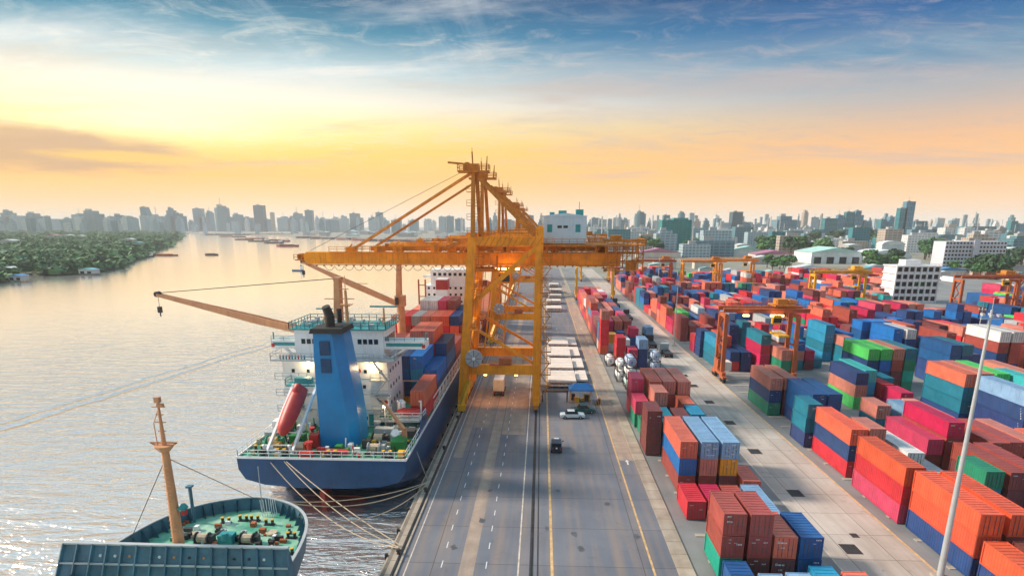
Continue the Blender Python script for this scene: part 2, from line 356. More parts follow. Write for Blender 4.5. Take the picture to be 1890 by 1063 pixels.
# painted lines, worn tracks and glow-tinted strips on the apron
def strip(name, x0, x1, y0, y1, z, m): return struct(MB().quad((x0, y0, z), (x1, y0, z), (x1, y1, z), (x0, y1, z)).build(name, m))
strip('worn_glow_track', -8.9, -7.2, 20, 330, .004, 'track'); strip('worn_glow_track', -14.4, -12.9, 96, 330, .004, 'track')
strip('worn_glow_track', -12.7, -9.1, 112, 196, .004, 'track'); strip('worn_glow_track', -7.0, -2.6, 108, 196, .004, 'track'); strip('worn_glow_track', 13.2, 15.7, 96, 400, .004, 'track')  # broad pair under the crane: wear, with warm lamp glow painted into the brown
strip('painted_line', -2.3, -2.12, 20, 420, .012, 'linew'); strip('painted_line', -15.0, -14.86, 20, 420, .012, 'linew')
strip('painted_line', 1.45, 1.78, 20, 420, .012, 'liney'); strip('painted_line', 12.95, 13.2, 20, 420, .012, 'liney')
strip('painted_line', 44.55, 44.85, 20, 420, .016, 'liney'); strip('painted_line', 34.3, 34.42, 20, 420, .016, 'linew')
for x in (-11.0, -5.9):
    dm = None
    for k in range(26):
        y = 40+k*4.4
        if dm is None: dm = strip('lane_dash', x-.055, x+.055, y, y+1.5, .016, 'dash'); y0 = y; dm0 = dm
        else:
            c = dm0.copy(); col.objects.link(c); c.location = (random.uniform(-.05, .05), y-y0, 0)
for px, py in ((1158, 853), (1168, 826), (1072, 607), (1027, 607)):      # arrow-like worn marks
    x, y = onz(px, py); MB().add([(x-.12, y-1, .014), (x+.12, y-1, .014), (x+.12, y+.3, .014), (x+.35, y+.3, .014), (x, y+1.1, .014), (x-.35, y+.3, .014), (x-.12, y+.3, .014)], [tuple(range(7))]).build('lane_arrow', 'dash', kind='structure')
rs_ = random.Random(8)
for px, py, r_ in ((1060, 985, .55), (1073, 1012, .5), (1010, 975, .4), (890, 960, .6), (838, 1010, .5), (1120, 930, .45), (1052, 868, .5), (905, 905, .4), (1175, 990, .5), (1030, 905, .35)):
    x, y = onz(px, py); k_ = 11; sheet('oil_stain', [(x+r_*rs_.uniform(.5, 1.2)*math.cos(6.283*i/k_), y+1.5*r_*rs_.uniform(.5, 1.2)*math.sin(6.283*i/k_)) for i in range(k_)], .008, 'stain')
# crane rails set in dark slots
for x in (-16.9+.75, -.75):
    strip('rail_slot', x-.22, x+.22, 20, 560, .02 if x > -5 else .164, 'steel')
    z = .024 if x > -5 else .168
    struct(MB().box(x-.05, x+.05, 20, 560, z-.02, z+.05).build('crane_rail', 'rail'))
strip('cable_slot', -.1, .06, 20, 560, .02, 'steel')
# fender timbers and rubber along the quay face, bollards
t_ = MB()
for z in (-.5, -1.3): t_.box(QX-.35, QX, 20, 420, z-.16, z+.16)
struct(t_.build('fender_beam', 'conc'))
fp = None
for k in range(40):
    y = 40+k*6.2
    if fp is None:
        fp = MB().box(QX-.6, QX-.35, y-.3, y+.3, -2.6, -.2).tube((QX-.48, y, -2.5), (QX-.48, y, -.1), .22, 8).build('rubber_fender', 'rubber', origin=(QX, y, -3), label='black rubber fender hung on the quay face above the water', category='fender', group='fenders along the quay face')
    else: c = fp.copy(); c.location = (QX, y, -3); col.objects.link(c)
bp_ = None
for k in range(16):
    y = 47+k*17.5
    if k == 0:
        bp_ = root('bollard', (-16.45, y, .16), 'squat dark mooring bollard on the quay edge kerb', 'bollard', 'mooring bollards on the quay edge')
        MB().tube((-16.45, y, .16), (-16.45, y, .62), .22, 10, .16).build('post', 'steel', bp_)
        MB().tube((-16.45, y, .55), (-16.45, y, .75), .32, 10, .26).build('cap', 'steel', bp_)
    else: c = clone(bp_); c.location = (-16.45, y, .16)
# concrete sleepers that containers stand on
sl = None
for x in (20.0, 23.0, 26.0, 29.0, 46.8, 49.7, 52.6, 63.2, 66.0):
    for k in range(30):
        y = 52+k*6.3
        if sl is None: sl = MB().box(x-.3, x+2.7, y-.35, y+.35, -.04, .10).build('ground_sleeper', 'conc', origin=(x, y, 0)); struct(sl)
        else: c = sl.copy(); c.location = (x, y, 0); col.objects.link(c)
# drain grates in the lane
gp = None
for i, (px, py) in enumerate(((1570, 1013), (1468, 910), (1393, 833), (1347, 780), (1309, 742), (1577, 988), (1280, 712), (1262, 693))):
    x, y = onz(px, py); s_ = .45 if i in (5,) else 1
    if gp is None or i == 5:
        g_ = root('drain_grate', (x, y, .012), 'nearest large dark steel drain grate in the concrete lane' if i == 0 else 'small dark drain cover beside the nearest lane grate', 'grate')
        fr = MB(); a_, b_ = .95*s_, 1.15*s_
        fr.box(x-a_, x+a_, y-b_, y-b_+.1, .0, .05).box(x-a_, x+a_, y+b_-.1, y+b_, .0, .05).box(x-a_, x-a_+.1, y-b_+.1, y+b_-.1, .0, .05).box(x+a_-.1, x+a_, y-b_+.1, y+b_-.1, .0, .05)
        fr.build('frame', 'rail', g_)
        MB().box(x-a_+.1, x+a_-.1, y-b_+.1, y+b_-.1, -.01, .018).build('pit', 'soot', g_)
        bm_ = MB()
        for k in range(7): xx = x-a_+.2+k*(2*a_-.4)/6; bm_.box(xx-.04, xx+.04, y-b_+.1, y+b_-.1, .02, .04)
        bm_.build('bars', 'steel', g_)
        if i == 0: gp = g_
    else:
        o = place(gp, (x, y, .012), ['', 'second dark drain grate along the concrete lane', 'third dark drain grate along the concrete lane', 'fourth drain grate along the lane, level with the lime container', 'fifth drain grate along the lane from the camera', '', 'sixth drain grate along the lane from the camera', 'farthest drain grate seen along the concrete lane'][i])
        o.scale = (1, 1, 1)

# ================================================================ containers
CC = dict(OR=(.70,.16,.095), OG=(.72,.105,.04), RO=(.80,.12,.06), BR=(.38,.075,.06), DB=(.20,.05,.05), RD=(.64,.028,.045), CR=(.55,.02,.09), PK=(.62,.06,.14), NV=(.018,.06,.20),
  BL=(.008,.16,.50), DP=(.01,.10,.30), LB=(.22,.40,.62), CY=(.02,.30,.52), TL=(.01,.20,.30), AQ=(.05,.50,.52), GR=(.015,.26,.15), TG=(.01,.42,.30), LG=(.08,.62,.14),
  WH=(.74,.74,.74), GY=(.42,.47,.50), YE=(.85,.37,.02), SA=(.62,.22,.17))
CN = dict(OR='salmon orange', OG='bright orange', RO='red orange', BR='brick brown', DB='dark maroon', RD='red', CR='crimson', PK='pinkish red', NV='navy', BL='royal blue', DP='deep blue',
  LB='pale blue', CY='sky blue', TL='dull teal', AQ='aqua', GR='dark green', TG='jade green', LG='lime green', WH='white', GY='light grey', YE='amber yellow', SA='dusty salmon')
W_, H_ = 2.44, 2.59
def corr_wall(mb, x, y0, y1, z0, z1, out, pitch=.42, dep=.032):     # corrugated side in the YZ plane
    n_ = max(2, int((y1-y0)/pitch)); pts = []
    for k in range(n_):
        a = y0+(y1-y0)*k/n_; p_ = (y1-y0)/n_
        pts += [(a, 0), (a+p_*.4, 0), (a+p_*.5, -dep), (a+p_*.9, -dep)]
    pts.append((y1, 0)); vs = []
    for y, d in pts: vs += [(x+out*d, y, z0), (x+out*d, y, z1)]
    mb.add(vs, [(2*i, 2*i+2, 2*i+3, 2*i+1) if out < 0 else (2*i, 2*i+1, 2*i+3, 2*i+2) for i in range(len(pts)-1)])
def container_meshes(L):
    body = MB(); corr_wall(body, .06, .12, L-.12, .18, H_-.12, -1); corr_wall(body, W_-.06, .12, L-.12, .18, H_-.12, 1)
    n_ = int(L/.62); y0 = .12                                      # pressed roof panels
    for k in range(n_):
        a = y0+(L-.24)*k/n_; c = y0+(L-.24)*(k+1)/n_; p_ = c-a
        body.quad((.1, a, H_-.03), (W_-.1, a, H_-.03), (W_-.1, a+p_*.5, H_-.03), (.1, a+p_*.5, H_-.03))
        body.quad((.1, a+p_*.5, H_-.03), (W_-.1, a+p_*.5, H_-.03), (W_-.1, a+p_*.6, H_-.065), (.1, a+p_*.6, H_-.065))
        body.quad((.1, a+p_*.6, H_-.065), (W_-.1, a+p_*.6, H_-.065), (W_-.1, c, H_-.065), (.1, c, H_-.065))
    vs = []                                                        # corrugated far end, floor
    body.quad((.1, L-.08, .18), (W_-.1, L-.08, .18), (W_-.1, L-.08, H_-.1), (.1, L-.08, H_-.1)); body.box(.1, W_-.1, .1, L-.1, .12, .18)
    fr = MB()
    for x in (0, W_-.14):
        for y in (0, L-.16): fr.box(x, x+.14, y, y+.16, 0, H_)
        fr.box(x+.01, x+.11, .16, L-.16, 0.02, .17); fr.box(x+.01, x+.11, .16, L-.16, H_-.13, H_-.01)
    for y in (0.01, L-.13):
        fr.box(.14, W_-.14, y, y+.12, .02, .16); fr.box(.14, W_-.14, y, y+.12, H_-.13, H_-.01)
    dr = []
    for s in (0, 1):
        d = MB(); xa, xb = (.15, W_/2-.01) if s == 0 else (W_/2+.01, W_-.15)
        d.box(xa, xb, .035, .075, .17, H_-.14)
        for zz in (.45, .95, 1.45, 1.95): d.box(xa+.06, xb-.06, .012, .034, zz, zz+.22)
        bs = MB()
        for f_ in (.3, .72):
            xx = xa+(xb-xa)*f_; bs.box(xx-.022, xx+.022, -.03, .01, .19, H_-.16); bs.box(xx-.07, xx+.07, -.02, .01, 1.05, 1.12)
        dr.append((d, bs))
    return body, fr, dr
CP = {}
for L in (6.06, 12.19):
    body, fr, dr = container_meshes(L)
    objs = []
    for nm, mb, mt in [('body', body, 'box'), ('frame', fr, 'box'), ('door', dr[0][0], 'box'), ('door', dr[1][0], 'box'), ('lock_bar', dr[0][1], 'boxdark'), ('lock_bar', dr[1][1], 'boxdark')]:
        me = bpy.data.meshes.new('container_'+nm); me.from_pydata(mb.v, [], mb.f); me.materials.append(M[mt]); objs.append(me)
    CP[L] = objs
    far = MB(); far.v = body.v+[]; far.f = body.f+[]; far.mi = body.mi+[]; far.add(fr.v, fr.f); far.add(dr[0][0].v, dr[0][0].f); far.add(dr[1][0].v, dr[1][0].f)
    me = bpy.data.meshes.new('container_whole'); me.from_pydata(far.v, [], far.f); me.materials.append(M['box']); CP[L].append(me)
BOX = []      # x, y, z, L, colour key, row name, group, bay info
def stack(x, y, L, cols_, row, z0=.12, grp='shipping containers stacked in the yard'):
    for i, c in enumerate(cols_): BOX.append(dict(x=x, y=y, z=z0+i*H_, L=L, c=c, row=row, tier=i, n=len(cols_), sx=x, sy=y, cols=cols_, grp=grp))
S, Lg = 6.06, 12.19
r1 = ['the row beside the road kerb', 'the second row from the road kerb', 'the third row from the road kerb', 'the row left of the concrete lane']
a = stack
# block between the quay road and the lane
a(19.9,54.4,S,['DP'],r1[0]); a(22.9,52.0,S,['LB'],r1[1]); a(25.8,52.4,S,['LB'],r1[2]); a(28.7,53.8,S,['CY'],r1[3]); a(31.7,52.8,S,['OR'],'the lane edge')
a(19.8,60.9,S,['TG','BR','BR'],r1[0]); a(22.7,61.0,S,['DB','BR','BR'],r1[1]); a(25.4,61.0,S,['DB','OR'],r1[2]); a(28.2,61.0,S,['DP','DP'],r1[3])
a(19.5,75.0,S,['RD'],r1[0]); a(22.3,74.6,S,['CR'],r1[1]); a(25.1,74.6,S,['BR'],r1[2]); a(28.1,68.6,Lg,['LB'],r1[3])
a(20.1,83.5,Lg,['BR','BL','OR'],r1[0]); a(23.1,83.6,Lg,['BR','SA','LB'],r1[1]); a(26.0,83.7,Lg,['DB','YE','LB'],r1[2]); a(28.9,82.0,S,['OR'],r1[3])
a(17.9,98.4,S,['DB','DB','DB'],r1[0]); a(20.9,103.6,S,['NV','TL'],r1[1]); a(26.8,105.2,S,['NV','CY'],r1[3]); a(23.9,97.0,S,['NV','NV'],r1[2]); a(20.9,97.0,S,['BL','TL'],r1[1])
a(21.1,110.2,S,['BR','BR','SA'],r1[1]); a(26.6,111.9,S,['NV','OR'],r1[3]); a(18.2,113.2,S,['GR','PK'],r1[0]); a(23.9,103.4,S,['NV','DB'],r1[2]); a(23.9,110,S,['NV'],r1[2])
a(18.6,106.8,S,['GR'],r1[0])
for i,x in enumerate((21.6,24.3,27.2)): a(x,118.4,Lg,[['DB','BR','OR'],['NV','BR','SA'],['BR','BR','SA']][i],r1[i+1])
a(18.4,120.4,S,['RD','CR','PK'],r1[0])
a(25.0,140,S,['NV'],r1[2]); a(28.0,141,S,['BR'],r1[3])
a(20.9,166.8,S,['OR','RD','RD'],r1[1]); a(23.7,163.0,S,['BR','CR'],r1[2]); a(26.5,164.0,S,['NV','NV','LB'],r1[3])
a(17.9,182,S,['OG','RD','RD','RD','SA'],r1[0]); a(20.8,186,S,['WH','YE'],r1[1]); a(23.7,178,S,['GY','WH'],r1[2]); a(26.6,182,S,['RD','NV','CR'],r1[3]); a(23.7,190,S,['YE','NV'],r1[2]); a(18.0,190,S,['WH','CY','CY'],r1[0])
yy = 197
rr = random.Random(3)
for k in range(9):
    for i in range(4):
        nn = (rr.choice((3,3,4)) if i == 0 else rr.choice((2,3,3)))
        a(18.0+2.9*i, yy+k*12.7, Lg, [rr.choice(('BR','SA','OR','RD','BR','OR','PK','CR')) if rr.random() < .8 else rr.choice(('NV','CY','WH','DB')) for _ in range(nn)], r1[i])
# block right of the lane
r2 = ['the row along the right lane edge', 'the second row right of the lane', 'the third row right of the lane', 'the fourth row right of the lane', 'the fifth row right of the lane', 'the sixth row right of the lane', 'the seventh row right of the lane']
a(47.2,49.0,Lg,['NV','OG'],r2[0]); a(50.2,49.0,Lg,['BR','DB'],r2[1])
a(47.2,62.1,Lg,['NV','OG','OG'],r2[0]); a(50.3,62.1,Lg,['BR','DB','OG'],r2[1])
a(46.6,75.2,Lg,['PK','RD','OG'],r2[0]); a(47.0,90.2,Lg,['RD','NV','RO'],r2[0]); a(50.0,90.6,S,['DB','BR','SA'],r2[1])
a(54.2,87.6,Lg,['NV','WH'],r2[2]); a(57.2,86.4,Lg,['GY'],r2[3])
a(46.1,103.6,S,['NV','TL','TL'],r2[0]); a(49.7,110.2,Lg,['NV','DP','DP'],r2[1]); a(52.6,110.4,Lg,['NV','DP','DP'],r2[2]); a(49.8,103.6,S,['TL'],r2[1])
a(46.4,122.2,Lg,['GR','NV','SA'],r2[0]); a(49.4,122.5,Lg,['DB','DB','SA'],r2[1])
a(62.6,112.3,S,['TL','SA'],r2[5]); a(60.8,93.8,Lg,['DB','PK'],r2[5]); a(63.9,94.4,Lg,['BR','BR','CR'],r2[6])
a(65.8,127.3,Lg,['LG','SA','NV'],'the row of the lime container'); a(68.9,130.0,Lg,['TL','CY','AQ'],'the row right of the lime container')
a(72.0,121.6,S,['CR','CR'],'the reds beyond the dusty salmon stack'); a(71.8,128.4,S,['CR','RD'],'the reds beyond the dusty salmon stack'); a(74.9,127,S,['NV'],'the reds beyond the dusty salmon stack'); a(74.9,134,S,['NV','TL'],'the reds beyond the dusty salmon stack')
a(60.8,80.8,S,['TL','GR'],r2[5]); a(63.9,80.6,Lg,['DB','BR'],r2[6]); a(66.9,80.6,Lg,['DB','BR'],'the low maroons by the light mast'); a(69.6,92.6,S,['DB','BR'],'the low maroons by the light mast'); a(72.5,93,Lg,['DB','BR'],'the low maroons by the light mast'); a(66.8,74,S,['NV','DP'],'the low maroons by the light mast')
a(66.9,105,Lg,['TL','LB'],'the long flat rows by the light mast'); a(69.8,105.5,Lg,['BR','SA'],'the long flat rows by the light mast'); a(75.4,93,Lg,['BR','SA'],'the long flat rows by the light mast'); a(78.3,88,Lg,['BR','OR'],'the long flat rows by the light mast')
rR = ['the tall row behind the mast', 'the second tall row behind the mast', 'the third tall row behind the mast', 'the fourth tall row behind the mast', 'the fifth tall row behind the mast']
a(80.3,116.4,Lg,['NV','TL','TL','OR'],rR[0]); a(83.3,117,Lg,['BR','BR','BR','SA'],rR[1]); a(82.0,103.2,Lg,['NV','NV','NV','LB'],rR[0]); a(86.3,117,Lg,['NV','NV','GR','LG'],rR[2]); a(89.2,110,Lg,['TG','NV','GR','AQ'],rR[3]); a(92.1,118,Lg,['NV','TL','DB','SA'],rR[4]); a(85.1,97,S,['OR','OR','NV','BR'],rR[1]); a(88.2,96,Lg,['NV','OR','NV','AQ'],rR[2])
rg = ['the row of the lime topped stack', 'the second row of the lime topped stacks', 'the maroon row by the lime stacks', 'the dark green row by the lime stacks']
a(74.4,140.2,Lg,['OR','CR','NV','LG'],rg[0]); a(77.3,140.4,Lg,['SA','DP','BL','LG'],rg[1]); a(80.2,140.8,Lg,['DB','DB','BR','SA'],rg[2]); a(83.2,141.2,Lg,['GR','TG','GR','TL'],rg[3])
rb = ['the first row right of the lime stacks', 'the second row right of the lime stacks', 'the third row right of the lime stacks', 'the fourth row right of the lime stacks']
a(96.0,145.8,Lg,['NV','NV','DP','DP'],rb[0]); a(99.0,146.2,Lg,['NV','NV','NV','TL'],rb[1]); a(102,148,Lg,['NV','TL','NV'],rb[2]); a(95.4,168.8,Lg,['DP','BL','BL','BL'],rb[0]); a(98.4,168,Lg,['DB','BL','NV','WH'],rb[1]); a(92.4,164,S,['SA','OR'],rb[0])
a(109.5,150,Lg,['NV','NV','NV','BR','WH'],rb[2]); a(112.5,150,Lg,['NV','NV','BR','BR','WH'],rb[3]); a(105.5,163,Lg,['NV','DP','NV','BR'],rb[2]); a(102.4,176,Lg,['DB','DB','BR','OR'],rb[1])
rc = ['the cyan row right of the red gantry', 'the second row of the cyan stacks', 'the third row of the cyan stacks']
a(80.1,175,Lg,['CY','TL','CY','CY'],rc[0]); a(83.0,170,S,['TL','TL','SA'],rc[1]); a(83.0,163.5,S,['BL','SA','TL'],rc[1]); a(77.2,188,Lg,['TL','TL','BL'],rc[0]); a(86,176,Lg,['GR','NV','BL'],rc[2])
rt = ['the rows under the red gantry', 'the rows under the red gantry', 'the rows under the red gantry']
a(67.6,163.5,S,['TL','SA','BL'],'the small group right of the gantry leg'); a(70.6,164,S,['DB','CR'],'the small group right of the gantry leg'); a(73.6,166,S,['TL'],'the small group right of the gantry leg'); a(67.8,176,S,['BR','BR','WH'],'the small group right of the gantry leg')
a(53.0,161,Lg,['NV','NV'],'the navy pair under the red gantry'); a(50.2,161.5,S,['RD','NV'],'the navy pair under the red gantry'); a(47.4,166,Lg,['TL','TL','CY'],r2[0]); a(50.3,170,Lg,['NV','PK','RO'],r2[1]); a(53.2,174,Lg,['NV','NV','NV','NV'],r2[2]); a(56.6,158,Lg,['PK','CR','CR','TL'],r2[3]); a(59.4,151,Lg,['DB','GR','SA'],r2[4])
# the rest of the yard
rr = random.Random(11)
def clash(x, y, L):
    for b_ in BOX:
        if x < b_['x']+2.7 and x+2.7 > b_['x'] and y < b_['y']+b_['L']+.5 and y+L+.5 > b_['y']: return True
    return False
warm = ['BR','SA','OR','PK','RD','CR','BR','DB','SA','RD','OR']; cool = ['NV','DP','BL','TL','BL','NV','NV']; odd = ['WH','GY','LG','SA','AQ','GR','LB','WH','WH']
gi = 0
blocks = [(46.6, 6, 'the lane block'), (68.2, 7, 'the second yard block'), (93.5, 6, 'the third yard block'), (116.0, 7, 'the fourth yard block'), (141.0, 6, 'the fifth yard block'), (164.0, 7, 'the sixth yard block'), (189.0, 7, 'far right block'), (214.0, 7, 'outermost right block')]
for bx, nr, bn in blocks:
    y = 179 if bx < 60 else (192 if bx < 90 else (182 if bx < 110 else 128))
    while y < 425:
        gap = rr.random() < .07
        L = rr.choice((Lg, Lg, S)); base = rr.random()
        if not gap:
            hmax = rr.choice((2, 3, 3, 4))
            for i in range(nr):
                x = bx+i*2.9
                if rr.random() < .05 or clash(x, y, L) or (y > 236 and .545 < x/y < .69): continue
                nn = max(1, hmax-rr.choice((0, 0, 0, 1, 1, 2)))
                pal = warm if base < .58 else cool
                cs = [rr.choice(pal) if rr.random() < .66 else rr.choice(warm+warm+cool+odd) for _ in range(nn)]
                if rr.random() < .2: cs = [cs[0]]*nn
                if x < 222: a(x, y, L, cs, '%s row of %s' % (['first','second','third','fourth','fifth','sixth','seventh'][i], bn))
        y += L+rr.choice((.5, .5, .6, 5 if gap else .6))
# deck cargo of the blue ship and the ship ahead
sg = 'containers carried on the ships'
rs = random.Random(5)
def ship_bay(y, z0, xs, nmax, names, L=Lg, force=None):
    for i, x in enumerate(xs):
        nn = nmax[i] if isinstance(nmax, list) else nmax
        cs = force[i] if force else [rs.choice(('NV','BL','BR','OR','SA','DP','RD')) for _ in range(nn)]
        a(x, y, L, cs, names, z0, sg)
a(-21.7,98.4,Lg,['RD','OR'],'the starboard side of the blue ship house',5.6,sg)
ship_bay(111.5, 6.2, [-42.6+2.6*i for i in range(6)], 3, 'the port part of the first ship bay')
ship_bay(111.5, 6.2, [-27.0, -24.4, -21.8], 3, 'the first ship bay behind the house', force=[['NV','DP','NV'],['DP','CY','BL'],['NV','BL']])
ship_bay(124.3, 6.2, [-42.6+2.6*i for i in range(9)], [2,3,3,3,3,3,4,4,3], 'the second ship bay', force=[['NV','BL'],['BR','OR','NV'],['RD','NV','BR'],['NV','NV','OR'],['BR','BR','BR'],['NV','OR','SA'],['NV','NV','BL','OR'],['NV','NV','RD','OR'],['NV','BL','NV']])
ship_bay(137.2, 6.2, [-21.8], 2, 'the starboard edge of the third ship bay', force=[['DB','BR']]); ship_bay(150, 6.2, [-21.8], 1, 'the starboard edge of the fourth ship bay', force=[['BR']])
ship_bay(163, 6.2, [-42.6+2.6*i for i in range(9)], 3, 'the forward ship bay beside the quay crane', force=[['RD','OR'],['BR','RD','OR'],['RD','BR','RD'],['SA','RD','GY'],['GY','SA','SA'],['BR','OR','OR'],['OR','RD','RO'],['BR','RO','NV'],['GY','BR']])
ship_bay(176, 6.2, [-40+2.6*i for i in range(7)], 4, 'the foremost ship bay', force=[['BR']*2,['RD','BR','OR'],['RD','BR','OR','WH'],['SA','RD','GY','WH'],['GY','SA','SA','PK'],['BR','OR','OR','BR'],['OR','RD','NV']])

# which containers the photograph can show, and how large
vts, fcs, own = [], [], []
for i, b_ in enumerate(BOX):
    x, y, z, L = b_['x'], b_['y'], b_['z'], b_['L']; k = len(vts)
    vts += [(x,y,z),(x+W_,y,z),(x+W_,y+L,z),(x,y+L,z),(x,y,z+H_),(x+W_,y,z+H_),(x+W_,y+L,z+H_),(x,y+L,z+H_)]
    for f_ in ((4,5,6,7),(0,1,5,4),(3,0,4,7),(1,2,6,5),(2,3,7,6),(0,3,2,1)): fcs.append([k+j for j in f_]); own.append(i)
bvh = BVHTree.FromPolygons(vts, fcs); C0 = Vector((0, 0, CH))
def proj(p):
    d = Vector(p)-C0; z = d.dot(_cf)
    return (945+FPX*d.dot(_cr)/z, 708-FPX*d.dot(_cu)/z) if z > 1 else (-9999, -9999)
for i, b_ in enumerate(BOX):
    x, y, z, L = b_['x'], b_['y'], b_['z'], b_['L']; hit = tot = 0; area = 0
    faces = [('t', W_*L), ('f', W_*H_), ('s', H_*L)]
    for nm, A in faces:
        h_ = 0; q_ = 0
        for u in (.08, .3, .5, .7, .92):
            for v in (.1, .5, .9):
                if nm == 't': p = (x+W_*v, y+L*u, z+H_)
                elif nm == 'f': p = (x+W_*u, y, z+H_*v)
                else: p = ((x if x > 0 else x+W_), y+L*u, z+H_*v)
                px, py = proj(p); q_ += 1
                if not (-5 < px < 1895 and -5 < py < 1068): continue
                d = Vector(p)-C0; D = d.length; r_ = bvh.ray_cast(C0, d.normalized(), D-.03)
                if r_[0] is None or own[r_[2]] == i: h_ += 1
        d = Vector((x, y, z))-C0; D = d.length
        cosv = {'t': abs(d.z), 'f': abs(d.y), 's': abs(d.x)}[nm]/D
        area += A*cosv*(FPX/D)**2*h_/q_
    b_['vis'] = area
vis = sorted([b_ for b_ in BOX if b_['vis'] > 4], key=lambda q: -q['vis'])
keep = vis[:300]; keepset = {id(b_) for b_ in keep}
ORD = ['first','second','third','fourth','fifth','sixth','seventh','eighth','ninth','tenth','eleventh','twelfth','thirteenth','fourteenth','fifteenth','sixteenth','seventeenth','eighteenth','nineteenth','twentieth']
rows_ = {}
for b_ in BOX: rows_.setdefault(b_['row'], set()).add((round(b_['y'], 1), round(b_['x'], 1)))
rows_ = {k: sorted(v) for k, v in rows_.items()}
used = {}
lenw = {S: 'short', Lg: 'long'}
for b_ in keep:
    st_ = rows_[b_['row']]; o_ = st_.index((round(b_['y'], 1), round(b_['x'], 1)))
    if b_['n'] == 1: tp = 'alone'
    elif b_['tier'] == b_['n']-1: tp = 'topping %s one' % CN[b_['cols'][b_['tier']-1]]
    else: tp = 'under %s one' % CN[b_['cols'][b_['tier']+1]]
    ln = ORD[o_]+' stack back' if len(st_) > 1 else 'single stack'; rw = b_['row'][4:] if b_['row'].startswith('the ') else b_['row']
    lab = '%s container %s, %s, %s' % (CN[b_['c']], tp, ln, rw)
    if lab in used: lab = '%s container %s tier, %s, %s' % (CN[b_['c']], ['lowest','second','third','fourth','fifth'][b_['tier']], ln, rw)
    if len(lab.split()) > 16: lab = lab.replace(' one,', ',')
    if len(lab.split()) > 16: lab = lab.replace(' stack back', ' stack').replace(' the ', ' ')
    used[lab] = used.get(lab, 0)+1
    b_['label'] = lab
def put(name, me, parent, c):
    o = bpy.data.objects.new(name, me); col.objects.link(o); o.color = (*c, 1)
    if parent is not None: o.parent = parent
    return o
for b_ in keep:
    c = CC[b_['c']]; v_ = random.uniform(.86, 1.12); c = tuple(min(.9, q*v_+random.uniform(0, .012)) for q in c)
    jx, jy = random.uniform(-.04, .04), random.uniform(-.1, .1)
    loc = (b_['x']+jx, b_['y']+jy, b_['z']); P_ = CP[b_['L']]
    if b_['vis'] > 330:
        e = root('shipping_container', loc, b_['label'], 'shipping container', b_['grp'])
        put('body', P_[0], e, c); put('frame', P_[1], e, tuple(q*.92 for q in c))
        for k in (0, 1): d_ = put('door', P_[2+k], e, c); put('lock_bar', P_[4+k], d_, c)
        b_['root'] = e
    else:
        o = put('shipping_container', P_[6], None, c); o.location = loc
        o['label'] = b_['label']; o['category'] = 'shipping container'; o['group'] = b_['grp']; b_['root'] = o
# the smaller far ones and those hidden behind others: one mesh
rest = [b_ for b_ in BOX if id(b_) not in keepset]
keys = sorted({b_['c'] for b_ in rest}); mm_ = [mat('container_paint_'+CN[k].replace(' ', '_'), CC[k], .45, var=.25, scale=.5, streak=.25) for k in keys]
q = MB()
for b_ in rest:
    q.cur = keys.index(b_['c']); x, y, z, L = b_['x'], b_['y'], b_['z'], b_['L']; q.box(x+.01, x+W_-.01, y+.04, y+L-.04, z+.02, z+H_)
q.build('far_containers', mm_, kind='stuff', label='smaller containers in the far and hidden rows of the yard', category='containers')
# door and side lettering of the big near ones (plain marks: codes as rows of small strokes)
def text(s, loc, size, rot, m, parent, name='lettering'):
    cu = bpy.data.curves.new(name, 'FONT'); cu.body = s; cu.size = size; cu.extrude = .004; cu.align_x = 'CENTER'; cu.align_y = 'CENTER'
    o = bpy.data.objects.new(name, cu); col.objects.link(o)
    bpy.context.view_layer.update()
    me = bpy.data.meshes.new_from_object(o.evaluated_get(bpy.context.evaluated_depsgraph_get())); bpy.data.objects.remove(o)
    me.materials.clear(); me.materials.append(M[m])
    o2 = bpy.data.objects.new(name, me); col.objects.link(o2); o2.parent = parent; o2.location = Vector(loc)-worg(parent); o2.rotation_euler = rot
    return o2
# white reefer codes and door markings on the two pale blue stacks and a few maroon ends (illegible in the photo: short strokes)
def marks(b_, seed, dens=34, zr=(.5, 2.2)):
    if 'root' not in b_: return
    rm = random.Random(seed); q = MB(); x, y, z = b_['root'].location
    k = 0
    while k < dens:                        # lines of small characters
        xx = x+rm.choice((.35, .75, 1.35, 1.6)); zz = z+zr[0]+round(rm.random()*(zr[1]-zr[0])/.2)*.2; big = rm.random() < .3
        for j in range(rm.choice((3, 4, 5))):
            w_ = .1 if big else .055; h_ = .17 if big else .09; q.box(xx, xx+w_*.45, y-.052, y-.047, zz, zz+h_); q.box(xx, xx+w_, y-.046, y-.043, zz+h_*rm.choice((0, .4, .8)), zz+h_*rm.choice((.85, 1))); xx += w_*1.5; k += 1
    q.build('marking', 'logo', b_['root'])
for b_ in keep:
    key = (round(b_['x'], 1), round(b_['y'], 1), b_['tier'])
    if key in ((23.1, 83.6, 2), (26.0, 83.7, 2)): marks(b_, key[0], 60)
    elif key in ((22.7, 61.0, 1), (22.7, 61.0, 0), (25.4, 61.0, 0), (25.4, 61.0, 1), (19.8, 60.9, 1)): marks(b_, key[0]+1, 12, (1.2, 2.2))
    elif b_['vis'] > 500 and random.random() < .5: marks(b_, key[0]*3, 7, (1.4, 2.2))
# logo panel on the long navy side behind the mast: column of white strokes
for b_ in keep:
    if (round(b_['x'], 1), round(b_['y'], 1)) == (82.0, 103.2) and b_['tier'] < 3:
        q = MB(); x, y, z = b_['root'].location
        for k in range(5): q.box(x-.01, x+.035, y+.6+.12*k, y+.72+.1*k, z+.3+k*.4, z+.55+k*.4)
        q.build('marking', 'logo', b_['root'])

